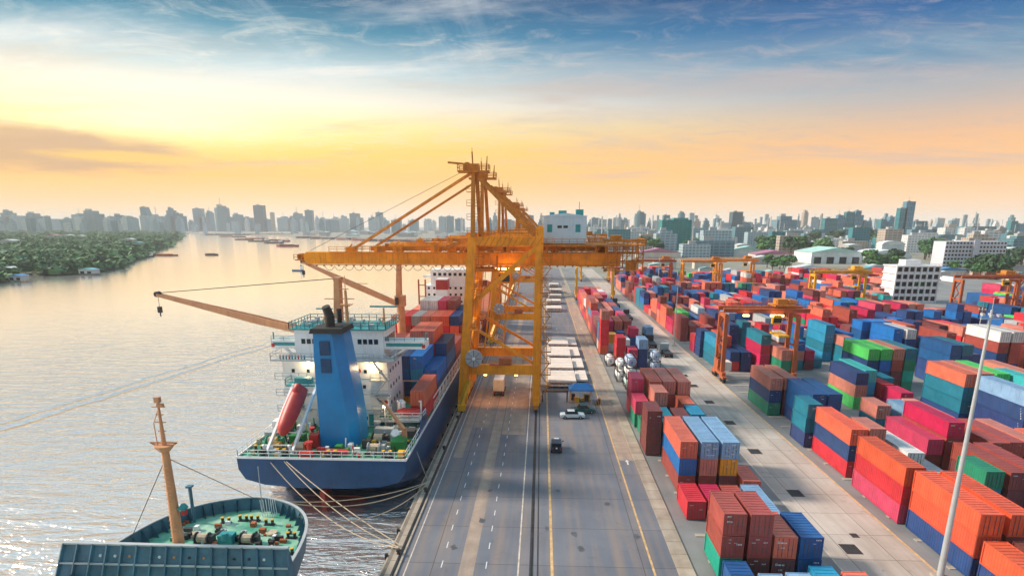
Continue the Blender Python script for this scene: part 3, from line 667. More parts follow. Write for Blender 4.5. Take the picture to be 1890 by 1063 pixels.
# ================================================================ ship-to-shore gantry cranes
def sts(Y, label, detail=True):
    e = root('quay_crane', (0, Y+9, 0), label, 'quay crane', 'quay cranes standing over the apron')
    Y0, Y1 = Y, Y+18.5; YB = Y+8.5
    xs0, xs1 = -16.3, -13.6         # sea leg foot and top
    xl = -.75
    def sx_(z): return xs0+(xs1-xs0)*(z-1.6)/34.5
    for yy in (Y0, Y1):
        MB().bar((xl, yy, 1.6), (xl+.35, yy, 37.2), 1.75, 1.6, 1.6, 1.5).build('leg', 'orange', e)
        MB().bar((xs0, yy, 1.6), (xs1, yy, 36.2), 1.9, 1.6, 1.6, 1.5).build('leg', 'orange', e)
        MB().bar((sx_(8.6), yy, 8.6), (xl, yy, 8.6), 1.3, 2.0).build('portal_beam', 'orange', e)
        MB().bar((xs1, yy, 34.6), (xl+.3, yy, 34.6), 1.1, 1.7).build('top_beam', 'orange', e)
        MB().bar((xl-.3, yy-.1, 33.4), (sx_(21.5), yy-.1, 21.5), .95, .95).build('brace', 'orange', e)
        MB().bar((sx_(18), yy+.1, 18), (xl, yy+.1, 9.6), .55, .55).build('brace', 'orange', e)
        # mast above the sea leg with platform at the head
        MB().bar((xs1+.1, yy-.9, 35.4), (xs1+.35, yy-.5, 47.6), .85, .8, .7).bar((xs1+1.5, yy+.4, 35.4), (xs1+.9, yy+.3, 47.6), .7, .7).build('mast', 'dkorange', e)
        q = MB().box(xs1-2.6, xs1+3.4, yy-1.5, yy+1.5, 47.4, 47.75).rail([(xs1-2.6, yy-1.5, 47.75), (xs1+3.4, yy-1.5, 47.75), (xs1+3.4, yy+1.5, 47.75), (xs1-2.6, yy+1.5, 47.75), (xs1-2.6, yy-1.5, 47.75)], r=.05)
        q.bar((xs1-4.6, yy, 49.3), (xs1-.3, yy, 48.9), .45, .35).box(xs1-1.6, xs1+1.4, yy-.8, yy+.8, 47.75, 49.0).bar((xs1+.2, yy, 49), (xs1+.1, yy, 51.2), .25).bar((xs1+.1, yy, 50.4), (xs1+.1, yy, 52), .08).bar((xs1+2.8, yy, 47.8), (xs1+3.0, yy, 50.4), .35, .35, .12)
        q.tube((xs1-.8, yy-.9, 48.5), (xs1-.8, yy+.9, 48.5), .8, 12)
        q.build('mast_head', 'dkorange', e)
        MB().bar((xs1+1.2, yy, 46.6), (xl-.4, yy, 35.4), .75, .75).bar((xs1+2.2, yy+.9, 46.2), (xl+.2, yy+.9, 35.2), .3, .3).build('backstay', 'dkorange', e)
    for (x, z, nm) in ((xs0, 2.2, 'sill_beam'), (xl, 2.2, 'sill_beam')):
        MB().bar((x, Y0-2.2, z), (x, Y1+2.2, z), 1.3, 1.5).build(nm, 'orange', e)
    for x in (xs0+.15, xl):
        for yy in (Y0-1.2, Y0+2.2, Y1-2.2, Y1+1.2):
            bg = MB().box(x-.45, x+.45, yy-1.5, yy+1.5, .75, 1.45).box(x-.35, x+.35, yy-.5, yy+.5, 1.45, 1.7).build('bogie', 'dkorange', e)
            for k in (-1, 0, 1): MB().tube((x-.25, yy+k*1.0, .5), (x+.25, yy+k*1.0, .5), .42, 12).build('wheel', 'steel', bg)
    for zz in (16.5, 25): MB().bar((sx_(zz), Y0, zz), (sx_(zz), Y1, zz), .9, 1.1).build('side_tie', 'orange', e)
    # boom: deep single box girder with rails, walkways and machinery
    tip = -50.6; back = 16.5
    q = MB()
    q.add([(tip, YB-1.6, 30.3), (tip+1, YB-1.6, 29.6), (back, YB-1.6, 29.5), (back, YB-1.6, 32.0), (tip+.6, YB-1.6, 32.1), (tip, YB-1.6, 31.6)]+[(tip, YB+1.6, 30.3), (tip+1, YB+1.6, 29.6), (back, YB+1.6, 29.5), (back, YB+1.6, 32.0), (tip+.6, YB+1.6, 32.1), (tip, YB+1.6, 31.6)],
          [(0,1,2,3,4,5), (11,10,9,8,7,6)]+[(i, 6+i, 6+(i+1) % 6, (i+1) % 6) for i in range(6)])
    for x in range(int(tip)+3, int(back), 3): q.box(x, x+.09, YB-1.66, YB-1.6, 29.7, 31.9)
    q.build('boom', 'orange', e)
    q = MB()
    for x in [tip+1+k*1.6 for k in range(int((back-tip)/1.6))]: q.box(x, x+.35, YB-2.0, YB-1.7, 29.15, 29.5)
    q.box(tip+.5, back, YB-1.95, YB-1.75, 29.4, 29.52)
    q.build('cable_tray', 'dkorange', e)
    q = MB().box(tip+6, back+3, YB-2.9, YB-1.75, 32.05, 32.2).rail([(tip+6, YB-2.9, 32.2), (back+3, YB-2.9, 32.2)], step=1.7, r=.045)
    q.box(tip+14, back-4, YB+.2, YB+1.2, 32.3, 33.1).rail([(tip+10, YB+1.5, 32.2), (back+3, YB+1.5, 32.2)], step=1.9, r=.045)
    rq = random.Random(int(Y))
    for k in range(16):
        x = rq.uniform(-38, 14); q.box(x, x+rq.uniform(.4, 1.6), YB-1.4, YB+rq.uniform(-.6, .6), 32.05, 32.3+rq.uniform(.3, 1.5))
    q.build('walkway', 'dkorange', e)
    q = MB(); xx = [tip-2.2, tip-1.6, tip-.9, tip-.2]
    q.box(tip-2.0, tip+.1, YB-1.5, YB+1.5, 30.3, 30.5).rail([(tip-2.2, YB-1.5, 30.5), (tip+.3, YB-1.5, 30.5)], step=.7, r=.06).rail([(tip-2.2, YB+1.5, 30.5), (tip+.3, YB+1.5, 30.5)], step=.7, r=.06)
    for z in (30.9, 31.3): q.tube((tip-1.1, YB-1.1, z), (tip-1.1, YB+1.1, z), .45, 10)
    q.build('boom_tip_sheaves', 'dkorange', e)
    for (x, z) in ((tip+16, 33.0), (tip+10, 32.7), (-30.5, 33.4), (-22.5, 33.8), (-19, 33)):
        MB().box(x-.9, x+.9, YB-1.3, YB+1.3, 32.1, z+.4).bar((x, YB-1.5, z+.4), (x+.6, YB-1.5, z+1.0), .3).build('sheave_block', 'orange', e)
    for yy in (-1.2, 1.2):     # forestays
        if detail: MB().bar((xs1-.2, YB+yy*7, 47.3), (-39.6 if yy < 0 else -36.6, YB+(yy if yy < 0 else 3.0), 32.9), .42, .5).build('forestay', 'dkorange', e)
    for k, yy in enumerate((-.5,)): MB().bar((xs1-2, YB+yy, 48.6), (tip+1, YB+yy, 32.3), .07).build('hoist_rope', 'steel', e)
    # hinge towers and upper frame between masts and boom
    q = MB()
    for x0 in (xs1, xl): q.bar((x0, Y0, 34.4), (x0, Y1, 34.4), 1.2, 1.5).bar((x0, Y0+5.5, 33.8), (x0, Y0+5.5, 31.9), .8).bar((x0, Y0+11.5, 33.8), (x0, Y0+11.5, 31.9), .8)
    q.build('cross_girder', 'orange', e)
    q = MB().bar((xs1-6, YB-2.4, 33.2), (xs1, YB-2.4, 35.2), .5, .8).bar((xs1-6, YB-2.4, 33.2), (xs1-6, YB+2, 33.2), .6, 1.0).rail([(xs1, Y0-.8, 35.6), (xl, Y0-.8, 35.6)], r=.05, step=1.8)
    q.build('hinge_frame', 'dkorange', e)
    # machinery house
    hx0, hx1, hy0, hy1 = .3, 9.0, YB-4.6, YB+4.6
    hs = MB().box(hx0, hx1, hy0, hy1, 34.0, 39.3)
    hs.build('machinery_house', 'cabin', e); H0 = e.children[-1]
    MB().box(hx0-.12, hx1+.12, hy0-.12, hy1+.12, 39.3, 39.45).add([(hx0, hy0, 39.45), (hx1, hy0, 39.45), (hx1, hy1, 39.45), (hx0, hy1, 39.45), ((hx0+hx1)/2, hy0, 40.0), ((hx0+hx1)/2, hy1, 40.0)], [(0, 1, 4), (2, 3, 5), (1, 2, 5, 4), (3, 0, 4, 5)]).build('roof', 'cabin', H0)
    for (x, z, w_, h_, mm) in ((1.3, 37.0, 1.0, 1.5, 'teal'), (3.3, 37.3, .9, .5, 'glass'), (4.5, 37.3, .9, .5, 'glass'), (7.0, 37.0, 1.0, 1.5, 'teal')):
        wq = MB().box(hx0+x-w_/2, hx0+x+w_/2, hy0-.05, hy0-.003, z-h_/2, z+h_/2).build('vent' if mm == 'teal' else 'window', mm, H0)
    MB().box(hx0-.06, hx0-.003, hy0+.8, hy0+2.0, 35, 38.2).build('door', 'dkorange', H0)
    MB().box(3.4, 5.0, YB-3, YB-1.4, 39.5, 40.5).box(6.9, 8.4, YB-3.4, YB-1.2, 39.5, 40.7).tube((7.6, YB-2.4, 40.7), (7.6, YB-2.4, 42.2), .06).box(1.6, 2.6, YB-2, YB-.6, 39.5, 40.2).build('roof_unit', 'teal', H0)
    q = MB().box(hx0-.8, back+4.4, hy0-1.0, hy1+1.0, 33.6, 33.85)
    q.rail([(hx0-.8, hy0-1, 33.85), (back+4.4, hy0-1, 33.85), (back+4.4, hy1+1, 33.85)], r=.05, step=1.5)
    for x in range(1, 20, 2): q.bar((x, hy0-.4, 32.0), (x, hy0-.4, 33.6), .2).bar((x, hy0-.4, 32.0), (x+1, hy0-.4, 33.6), .12)
    q.build('house_platform', 'dkorange', e)
    q = MB()      # cluttered rear end: counterweight frame, ladders, sheaves
    for x in (13.5, 15.5, 17.5, 19.5, 20.8):
        for yy in (YB-3.5, YB+3): q.bar((x, yy, 28.6), (x, yy, 34.6), .22)
        q.bar((x, YB-3.5, 30), (x, YB+3, 30), .2)
    for z in (28.6, 30.2, 32.0, 34.5): q.bar((13, YB-3.5, z), (21, YB-3.5, z), .22).bar((13, YB+3, z), (21, YB+3, z), .22)
    for x in (14, 16.5, 19): q.bar((x, YB-3.5, 30.2), (x+1.8, YB-3.5, 32), .12).bar((x, YB-3.5, 34.5), (x+1.8, YB-3.5, 32), .12)
    q.box(14.5, 16.5, YB-2, YB+2, 34.4, 35.6).box(17.6, 19.6, YB-3, YB-1, 28.7, 30.4)
    q.build('rear_frame', 'dkorange', e)
    # trolley and cab under the boom
    tx = -12.0
    MB().box(tx-3, tx+3, YB-3.2, YB+3.2, 28.2, 28.9).box(tx-3, tx-2.6, YB-3.2, YB-2.2, 28.9, 31.5).box(tx+2.6, tx+3, YB-3.2, YB-2.2, 28.9, 31.5).build('trolley', 'dkorange', e)
    cb = MB().box(tx+3.2, tx+5.4, YB-3.4, YB-1.0, 25.8, 28.1).build('operator_cab', 'orange', e)
    MB().box(tx+3.15, tx+5.45, YB-3.46, YB-3.4, 26.2, 27.6).build('window', 'glass', cb)
    # lit lamps below the girder
    for k, x in enumerate((-9.2, -7.8, -6.4, -5.0)):
        MB().box(x-.45, x+.45, YB-2.9, YB-2.3, 28.6, 28.95).build('floodlight', 'lamp', e)
    # cable reel on the portal beam, electric room, stair on the land leg
    rx = -13.6
    rl = MB().tube((rx, Y0-1.9, 11.2), (rx, Y0-1.75, 11.2), 1.75, 32).tube((rx, Y0-1.2, 11.2), (rx, Y0-1.05, 11.2), 1.75, 32).build('cable_reel', 'grey', e)
    MB().tube((rx, Y0-1.75, 11.2), (rx, Y0-1.2, 11.2), 1.45, 28).build('wound_cable', 'rubber', rl)
    MB().tube((rx, Y0-2.1, 11.2), (rx, Y0-.7, 11.2), .35, 12).build('hub', 'white', rl)
    q = MB()
    for k in range(8): t_ = k*math.pi/4; q.bar((rx, Y0-1.94, 11.2), (rx+1.7*math.cos(t_), Y0-1.94, 11.2+1.7*math.sin(t_)), .1, .06)
    q.build('spoke', 'steel', rl)
    q = MB(); q.box(-10.5, -6.2, Y0-.9, Y0+1.4, 9.6, 9.72).box(-8.6, -5.9, Y0-.6, Y0+1.0, 9.72, 11.0)
    q.build('switch_box', 'redorange', e)
    q = MB(); z = 3.0; s_ = 1
    while z < 33:
        q.bar((xl+.9+(0 if s_ > 0 else 1.7), Y0-1.1, z), (xl+.9+(1.7 if s_ > 0 else 0), Y0-1.1, z+2.4), .6, .12); q.box(xl+.6, xl+2.9, Y0-1.5, Y0-.7, z+2.35, z+2.45)
        q.rail([(xl+.7, Y0-1.5, z+2.45), (xl+2.9, Y0-1.5, z+2.45)], r=.03, step=2.2); z += 2.4; s_ = -s_
    q.build('stair_tower', 'dkorange', e)
    q = MB().bar((xs0-.2, Y0-2.6, 1.2), (xs0+1.6, Y0-1.0, 6.4), 1.1, .7).box(xs0-.6, xs0+.9, Y0-3.4, Y0-2.2, .4, 1.6)
    q.build('foot_fairing', 'yellow', e)
    # secondary bracing, ladders, platforms and festoon lines between the legs
    for xx in (xl, None):
        for (z0_, z1_) in ((9.5, 16.5), (16.5, 25), (25, 33.5)):
            xa = xx if xx is not None else sx_(z0_); xb = xx if xx is not None else sx_(z1_)
            MB().bar((xa, Y0+.6, z0_), (xb, Y1-.6, z1_), .42).bar((xa, Y1-.6, z0_), (xb, Y0+.6, z1_), .3).build('lattice_brace', 'orange', e)
    for zz in (16.5, 25): MB().bar((xl, Y0, zz), (xl, Y1, zz), .6, .7).build('side_tie', 'orange', e)
    for yy in (Y0-1.0, Y1-1.0):
        q = MB()
        for u in (0, .5): q.bar((sx_(3)+1.1+u, yy, 3), (sx_(33)+1.1+u, yy, 33), .1)
        for k in range(60): z_ = 3.2+k*.5; q.bar((sx_(z_)+1.1, yy, z_), (sx_(z_)+1.6, yy, z_), .06)
        for z_ in (9.8, 17, 24, 31): q.box(sx_(z_)+.8, sx_(z_)+2.6, yy-.8, yy+.6, z_, z_+.1).rail([(sx_(z_)+.8, yy-.8, z_+.1), (sx_(z_)+2.6, yy-.8, z_+.1), (sx_(z_)+2.6, yy+.6, z_+.1)], r=.04)
        q.build('leg_ladder', 'dkorange', e)
    q = MB()
    for k in range(7): z_ = 12+k*2.6; q.bar((-12.5+k*.4, YB+2, z_), (-8.6+k*.4, YB+2, z_-2.2), .16).bar((-12.5+k*.4, YB+2, z_+.9), (-8.6+k*.4, YB+2, z_-1.3), .07)
    q.bar((-12.6, YB+2, 9.6), (-10.4, YB+2, 29.4), .3).bar((-8.6, YB+2, 9.6), (-6.4, YB+2, 29.4), .3); q.build('inner_stair', 'orange', e)
    q = MB()
    for k in range(22):
        x_ = -46+k*2.1; q.path([(x_, YB-2.2, 29.2), (x_+.5, YB-2.2, 28.5), (x_+1.05, YB-2.2, 28.3), (x_+1.6, YB-2.2, 28.5), (x_+2.1, YB-2.2, 29.2)], .045, 4)
    q.build('festoon_cable', 'steel', e)
    q = MB()
    for k in range(11): x_ = -12.5+k*1.15; q.bar((x_, Y0-.75, 33.6), (x_+1.1, Y0-.75, 35.4), .1)
    for z_ in (36.0, 38.6, 41.2, 43.8): q.box(xs1-1, xs1+1.9, Y0-.9, Y0+.7, z_, z_+.08).rail([(xs1-1, Y0-.9, z_+.08), (xs1+1.9, Y0-.9, z_+.08)], r=.04)
    q.build('maintenance_platform', 'dkorange', e)
    # handrails on the portal beam
    MB().rail([(sx_(10), Y0-.6, 9.65), (xl-.8, Y0-.6, 9.65)], r=.04, step=1.8).build('handrail', 'dkorange', e)
    return e
c1_ = sts(124.4, 'nearest big orange quay crane with pale blue machinery house, long boom over the water')
for dy, lb in ((76, 'second orange quay crane, mostly hidden behind the nearest one'), (212, 'farther orange quay crane whose dark mast head rises left of the machinery house'), (320, 'farthest small orange quay crane above the quay road')):
    o = place(c1_, (0, 124.4+9+dy, 0), lb)
    for ch in list(o.children):
        if ch.name.startswith(('forestay', 'hoist_rope')): bpy.data.objects.remove(ch)
def spot(name, loc, tgt, e_, size, c=(1, .62, .25), sz=.5):
    l_ = bpy.data.lights.new(name, 'SPOT'); l_.energy = e_; l_.color = c; l_.spot_size = R(size); l_.spot_blend = .8; l_.shadow_soft_size = sz
    o = bpy.data.objects.new(name, l_); col.objects.link(o); o.location = loc; o.rotation_euler = (Vector(loc)-Vector(tgt)).to_track_quat('Z', 'Y').to_euler(); return o
for x_ in (-11.5, -5.0):
    fl_ = MB().box(x_-.3, x_+.3, 124.9, 125.3, 7.1, 7.5).build('floodlight', 'lamp', c1_)
    spot('crane_floodlight', (x_, 126.0, 7.0), (x_, 133, 0), 1000, 125, (1, .45, .14), .3)


# ================================================================ rubber tyred gantries
def rtg(span=21.5, paint='yellow', lit=False, name='yard_gantry_crane'):
    e = root(name, (0, 0, 0), '', 'yard gantry crane', 'gantry cranes over the container blocks')
    D_ = 7.2; ht = 17.6
    for x in (0, span):
        for yy in (-D_/2+.8, D_/2-.8): MB().bar((x, yy, 1.6), (x, yy*.86, ht-1.2), .95, .8).build('leg', paint, e)
        MB().bar((x, -D_/2-.6, 2.0), (x, D_/2+.6, 2.0), .9, .9).build('sill_beam', paint, e)
        MB().bar((x, -D_/2+.8, ht-1.4), (x, D_/2-.8, ht-1.4), .7, .9).bar((x, -D_/2+.8, 9), (x, D_/2-.8, 9), .4, .4).build('tie_beam', paint, e)
        for yy in (-D_/2-.1, D_/2+.1):
            bg = MB().box(x-.5, x+.5, yy-1.5, yy+1.5, 1.0, 1.6).build('bogie', 'redorange', e)
            for k in (-.85, .85): MB().tube((x-.32, yy+k, .75), (x+.32, yy+k, .75), .75, 14).build('wheel', 'rubber', bg)
    MB().box(.7, 2.4, -2, 1.2, 2.5, 4.6).build('generator_box', 'cream', e)
    MB().box(-.9, -.45, -1.6, 1.8, 2.6, 5.2).box(span+.45, span+1.4, -1.8, 1.0, 2.6, 5.0).build('control_cabinet', paint, e)
    for yy in (-2.2, 2.2):
        MB().bar((-.8, yy, ht), (span+2.6, yy, ht), .65, 1.05).build('girder', paint, e)
        MB().rail([(-.8, yy*1.5, ht+.5), (span+2.6, yy*1.5, ht+.5)], r=.05, step=1.6).box(-.8, span+2.6, min(yy*1.5, yy), max(yy*1.5, yy), ht+.42, ht+.5).build('walkway', paint, e)
    tx = span-3.2
    q = MB().box(tx-2.6, tx+2.6, -2.6, 2.6, ht+.9, ht+1.3).box(tx-1.8, tx+.6, -1.6, 1.6, ht+1.3, ht+2.6).rail([(tx-2.6, -2.6, ht+1.3), (tx+2.6, -2.6, ht+1.3), (tx+2.6, 2.6, ht+1.3), (tx-2.6, 2.6, ht+1.3)], r=.05).tube((tx+1.4, -1.2, ht+1.9), (tx+1.4, 1.2, ht+1.9), .6, 12)
    q.build('trolley', 'dkorange' if paint != 'yellow' else paint, e)
    cb = MB().box(tx-3.0, tx-1.2, -3.4, -1.8, ht-3.2, ht-1.0).build('operator_cab', 'yellow', e)
    MB().box(tx-3.03, tx-1.17, -3.44, -3.4, ht-2.8, ht-1.7).build('window', 'glass', cb)
    sp_ = MB().box(tx-1.3, tx+1.3, -3.1, 3.1, ht-6.4, ht-6.0)
    for a_, b_ in ((-1, -1), (1, -1), (-1, 1), (1, 1)): sp_.bar((tx+a_*.8, b_*1.0, ht+.9), (tx+a_*.8, b_*1.4, ht-6.0), .05)
    sp_.build('spreader', 'yellow', e)
    q = MB(); z = 2.5; s_ = 1
    while z < ht-2.5:
        q.bar((-.7, -D_/2+1.6+(0 if s_ > 0 else 2), z), (-.7, -D_/2+1.6+(2 if s_ > 0 else 0), z+2.2), .5, .1); z += 2.2; s_ = -s_
    q.build('stair', paint, e)
    if lit:
        for x in (4.5, 11.0, span-4.5): MB().box(x-.7, x+.7, -3.1, -2.65, ht-1.35, ht-.95).build('floodlight', 'lamp', e)
    return e
g1 = rtg(17.2, 'redorange', True); g1.location = (45.2, 153.6, 0); g1['label'] = 'nearest rust red yard gantry with three lit lamps, straddling stacks right of the lane'
sx0 = 0
g2 = rtg(21.5, 'yellow'); x_, _ = at(1500, 520, 281); g2.location = (x_, 281, 0); g2['label'] = 'bright yellow yard gantry left of the white office block'
x_, _ = at(1064, 520, 322); place(g2, (x_, 322, 0), 'yellow yard gantry straddling the block beside the quay road').scale = (.87, 1, 1)
g3 = rtg(21.5, 'redorange'); x_, _ = at(1770, 520, 256); g3.location = (x_, 256, 0); g3['label'] = 'rusty orange yard gantry right of the white office block'
x_, _ = at(1886, 520, 258); place(g3, (x_, 258, 0), 'rusty orange yard gantry cut by the right edge of the photo')
g4 = rtg(21.5, 'orange'); x_, _ = at(1258, 520, 362); g4.location = (x_, 362, 0); g4['label'] = 'left one of two adjoining far orange yard gantries before the warehouses'
x_, _ = at(1318, 520, 372); place(g4, (x_, 372, 0), 'right one of two adjoining far orange yard gantries before the warehouses')
x_, _ = at(1168, 520, 366); place(g3, (x_, 366, 0), 'far dull red yard gantry just right of the quay crane rear end')
x_, _ = at(1074, 520, 420); place(g2, (x_, 430, 0), 'farthest yellow yard gantry seen small beneath the quay crane rear end').scale = (.87, 1, 1)

# ================================================================ light masts
def lmast(loc, ht, r0, r1, label, arms=1.0):
    e = root('light_mast', loc, label, 'light mast', 'tall light masts in the yard'); x, y, z = loc
    MB().tube((x, y, z+.3), (x, y, z+ht), r0, 14, r1).build('pole', 'grey', e)
    MB().box(x-.7, x+.7, y-.7, y+.7, z, z+.3).build('base', 'conc', e)
    MB().bar((x-.9, y, z+ht-.9), (x+.9, y, z+ht-.9), .1).tube((x, y, z+ht), (x, y, z+ht+1.2), .03, 4).build('head_ring', 'grey', e)
    for k in range(6): t_ = k*math.pi/3; MB().cbox((x+arms*math.cos(t_)*.75, y+arms*math.sin(t_)*.75, z+ht-.5), (.28, .28, .2)).build('floodlight', 'grey', e)
    return e
lmast((44.35, 62.5, 0), 29.6, .34, .11, 'tall pale light mast in the right foreground at the lane edge')
lmast((43.0, 197, 0), 20, .2, .1, 'slim light mast on the lane beside the parked truck chassis', 1)
x_, _ = at(1808, 600, 165); lmast((x_, 165, 0), 17, .18, .1, 'slim light mast among stacks behind the foreground mast', 1)
x_, _ = at(1222, 440, 300); lmast((x_+5, 330, 0), 24, .25, .12, 'far slim light mast by the red gantry cranes', 1)

# ================================================================ vehicles and quay things
def wheel(x, y, z, r, w_, parent, axis='x', mt='rubber'):
    d = Vector((w_/2, 0, 0)) if axis == 'x' else Vector((0, w_/2, 0)); c = Vector((x, y, z))
    o = MB().tube(c-d, c+d, r, 14).build('wheel', mt, parent); MB().tube(c-d*1.06, c+d*1.06, r*.5, 10).build('rim', 'grey', o); return o
def prof(m_, pts, x0, x1, inset=0):     # extrude a side profile (u,z) along the other axis
    pass
def car(loc, L, Wd, Ht, paint, label, rz, category='car', group='cars parked by the blue canopy', kind='sedan'):
    e = root('parked_car', loc, label, category, group, rz); X, Y, Z = loc
    def P3(u, v, z): return (X+u, Y+v, Z+z)
    h = Ht; b_ = MB()
    lo = [(-L/2, .35), (-L/2, h*.52), (-L/2+L*.06, h*.58), (-L*.22, h*.63), (L*.24, h*.63), (L/2-.1, h*.54), (L/2, h*.42), (L/2, .35)]
    n_ = len(lo)
    b_.add([P3(u, -Wd/2, z) for u, z in lo]+[P3(u, Wd/2, z) for u, z in lo], [tuple(range(n_)), tuple(range(n_, 2*n_))[::-1]]+[(k, n_+k, n_+(k+1) % n_, (k+1) % n_) for k in range(n_)])
    body = b_.build('body', paint, e)
    g_ = MB(); ca = [(-L*.30, h*.62), (-L*.2, h*.97), (L*.08, h*.97), (L*.24, h*.62)]
    g_.add([P3(u, -Wd*(.46 if z < h*.7 else .38), z) for u, z in ca]+[P3(u, Wd*(.46 if z < h*.7 else .38), z) for u, z in ca], [(0,1,2,3), (7,6,5,4), (0,4,5,1), (2,6,7,3), (1,5,6,2)])
    g_.build('windows', 'glass', e)
    MB().box(X-L*.205, X+L*.085, Y-Wd*.385, Y+Wd*.385, Z+h*.965, Z+h).build('roof', paint, e)
    for u in (-L*.31, L*.31):
        for v in (-Wd/2+.08, Wd/2-.08): wheel(X+u, Y+v, Z+.33, .33, .2, e, 'y')
    for v in (-Wd*.35, Wd*.35):
        MB().box(X+L/2-.04, X+L/2+.02, Y+v-.18, Y+v+.18, Z+h*.42, Z+h*.5).build('headlight', 'white', e)
        MB().box(X-L/2-.02, X-L/2+.04, Y+v-.18, Y+v+.18, Z+h*.44, Z+h*.52).build('tail_light', 'redp', e)
    return e
M['carw'] = mat('pale_blue_white_car_paint', (.62, .72, .76), .3, var=.08); M['carg'] = mat('dark_green_car_paint', (.03, .12, .10), .3, var=.15); M['cargt'] = mat('pale_green_roof_paint', (.35, .50, .42), .4, var=.15)
M['cardk'] = mat('dark_blue_grey_car_paint', (.03, .05, .075), .35, var=.15)
car((6.6, 118.9, 0), 4.9, 1.9, 1.6, 'carw', 'white sedan parked sideways in front of the dark green car', R(3))
car((9.2, 122.6, 0), 4.6, 1.9, 1.75, 'carg', 'dark green car parked behind the white sedan below the canopy', R(6))
# small open utility jeep seen from behind
jx, jy = 2.95, 98.6
e = root('small_jeep', (jx, jy, 0), 'small dark jeep with rear spare wheel driving away beside the yellow line', 'jeep')
MB().box(jx-.85, jx+.85, jy, jy+3.6, .45, 1.15).box(jx-.8, jx+.8, jy+2.3, jy+3.5, 1.15, 1.3).build('body', 'cardk', e)
MB().box(jx-.78, jx+.78, jy+.1, jy+2.2, 1.15, 1.75).build('windows', 'glass', e)
MB().box(jx-.84, jx+.84, jy+.0, jy+2.3, 1.75, 1.85).build('roof', 'cardk', e)
MB().box(jx-.35, jx+.45, jy+2.6, jy+3.5, 1.31, 1.62).build('bonnet_load', 'white', e)
for u in (-.8, .8):
    for v in (.7, 2.8): wheel(jx+u, jy+v, .4, .4, .26, e)
sw = MB().tube((jx, jy-.22, 1.05), (jx, jy-.02, 1.05), .4, 14).build('spare_wheel', 'rubber', e); MB().tube((jx, jy-.24, 1.05), (jx, jy-.2, 1.05), .16, 10).build('rim', 'white', sw)
for u in (-.72, .72): MB().box(jx+u-.1, jx+u+.1, jy-.03, jy+.0, .8, .95).build('tail_light', 'redp', e)
MB().bar((jx+.85, jy+2.1, 1.4), (jx+1.15, jy+2.1, 1.5), .05).box(jx+1.05, jx+1.25, jy+2.05, jy+2.1, 1.4, 1.65).build('mirror', 'steel', e)
# truck carrying a box under the crane
def truck(x, y, label, boxc=None, rz=0, cabc='grey', L=12.2, group='trucks on the quay and lane', tall=2.75):
    e = root('container_truck', (x, y, 0), label, 'truck', group, rz)
    MB().box(x-.45, x+.45, y, y+L+2.6, .85, 1.15).box(x-1.15, x+1.15, y+.1, y+L, 1.15, 1.3).build('chassis', 'steel', e)
    cb = MB().add([(x-1.2, y+L+.5, .6), (x+1.2, y+L+.5, .6), (x+1.2, y+L+2.6, .6), (x-1.2, y+L+2.6, .6), (x-1.15, y+L+.5, 3.0), (x+1.15, y+L+.5, 3.0), (x+1.15, y+L+2.2, 3.0), (x-1.15, y+L+2.2, 3.0)], [(0,3,2,1), (4,5,6,7), (0,1,5,4), (1,2,6,5), (2,3,7,6), (3,0,4,7)]).build('cab', cabc, e)
    MB().box(x-1.0, x+1.0, y+L+2.42, y+L+2.6, 1.7, 2.5).build('windscreen', 'glass', cb)
    for v in (.9, 2.2, L-.6, L+1.8):
        for u in (-1.0, 1.0): wheel(x+u, y+v, .5, .5, .35, e)
    for u in (-.95, .95): MB().box(x+u-.15, x+u+.15, y-.05, y, .9, 1.1).build('tail_light', 'redp', e)
    return e
truck(-9.3, 133.5, 'truck hauling a grey box container beneath the quay crane', L=6.3)
o = put('shipping_container', CP[S][6], None, (.46, .46, .45)); o.location = (-9.3-1.22, 133.7, 1.31); o['label'] = 'grey container with white roof riding on the truck under the crane'; o['category'] = 'shipping container'
MB().box(-10.4, -8.2, 133.8, 139.6, 1.31+H_-.01, 1.31+H_+.02).build('roof_sheet', 'white', o)
for i, (px, py, lb, cc_) in enumerate(((1235, 661, 'empty truck chassis nearest the camera on the concrete lane', 'grey'), (1206, 643, 'second truck standing on the lane beyond the nearest chassis', 'steel'), (1163, 592, 'dark truck on the lane beside the red stacks', 'steel'), (1140, 568, 'farthest dark truck queued on the concrete lane', 'cardk'))):
    x, y = onz(px, py); truck(x, y, lb, L=6.5 if i < 2 else 11, cabc=cc_)
x, y = onz(1198, 625); o = put('shipping_container', CP[S][6], None, CC['LB']); o.location = (x-1.2, y, 1.31); o['label'] = 'pale blue grey container on a truck on the concrete lane'; o['category'] = 'shipping container'
truck(x, y-.2, 'truck carrying the pale blue grey container on the lane', L=6.3)
# machine trestle in the block: blue canopy with equipment below
cx_, cy_ = 9.0, 131.0
e = root('canopy_shelter', (cx_, cy_, 0), 'open work shelter with faded blue canopy roof beside the white hatch covers', 'canopy shelter')
for u in (-2.2, 2.2):
    for v in (-1.8, 1.8): MB().bar((cx_+u, cy_+v, 0), (cx_+u, cy_+v, 3.3), .12).build('post', 'orange', e)
MB().add([(cx_-2.7, cy_-2.3, 3.1), (cx_+2.7, cy_-2.3, 3.1), (cx_+2.7, cy_+2.3, 3.1), (cx_-2.7, cy_+2.3, 3.1), (cx_-1.2, cy_, 4.2), (cx_+1.4, cy_, 4.2), (cx_-2.7, cy_-2.3, 2.95), (cx_+2.7, cy_-2.3, 2.95), (cx_+2.7, cy_+2.3, 2.95), (cx_-2.7, cy_+2.3, 2.95)], [(0,1,5,4), (1,2,5), (2,3,4,5), (3,0,4), (6,7,1,0), (7,8,2,1), (8,9,3,2), (9,6,0,3), (9,8,7,6)]).build('canopy', 'canopy', e)
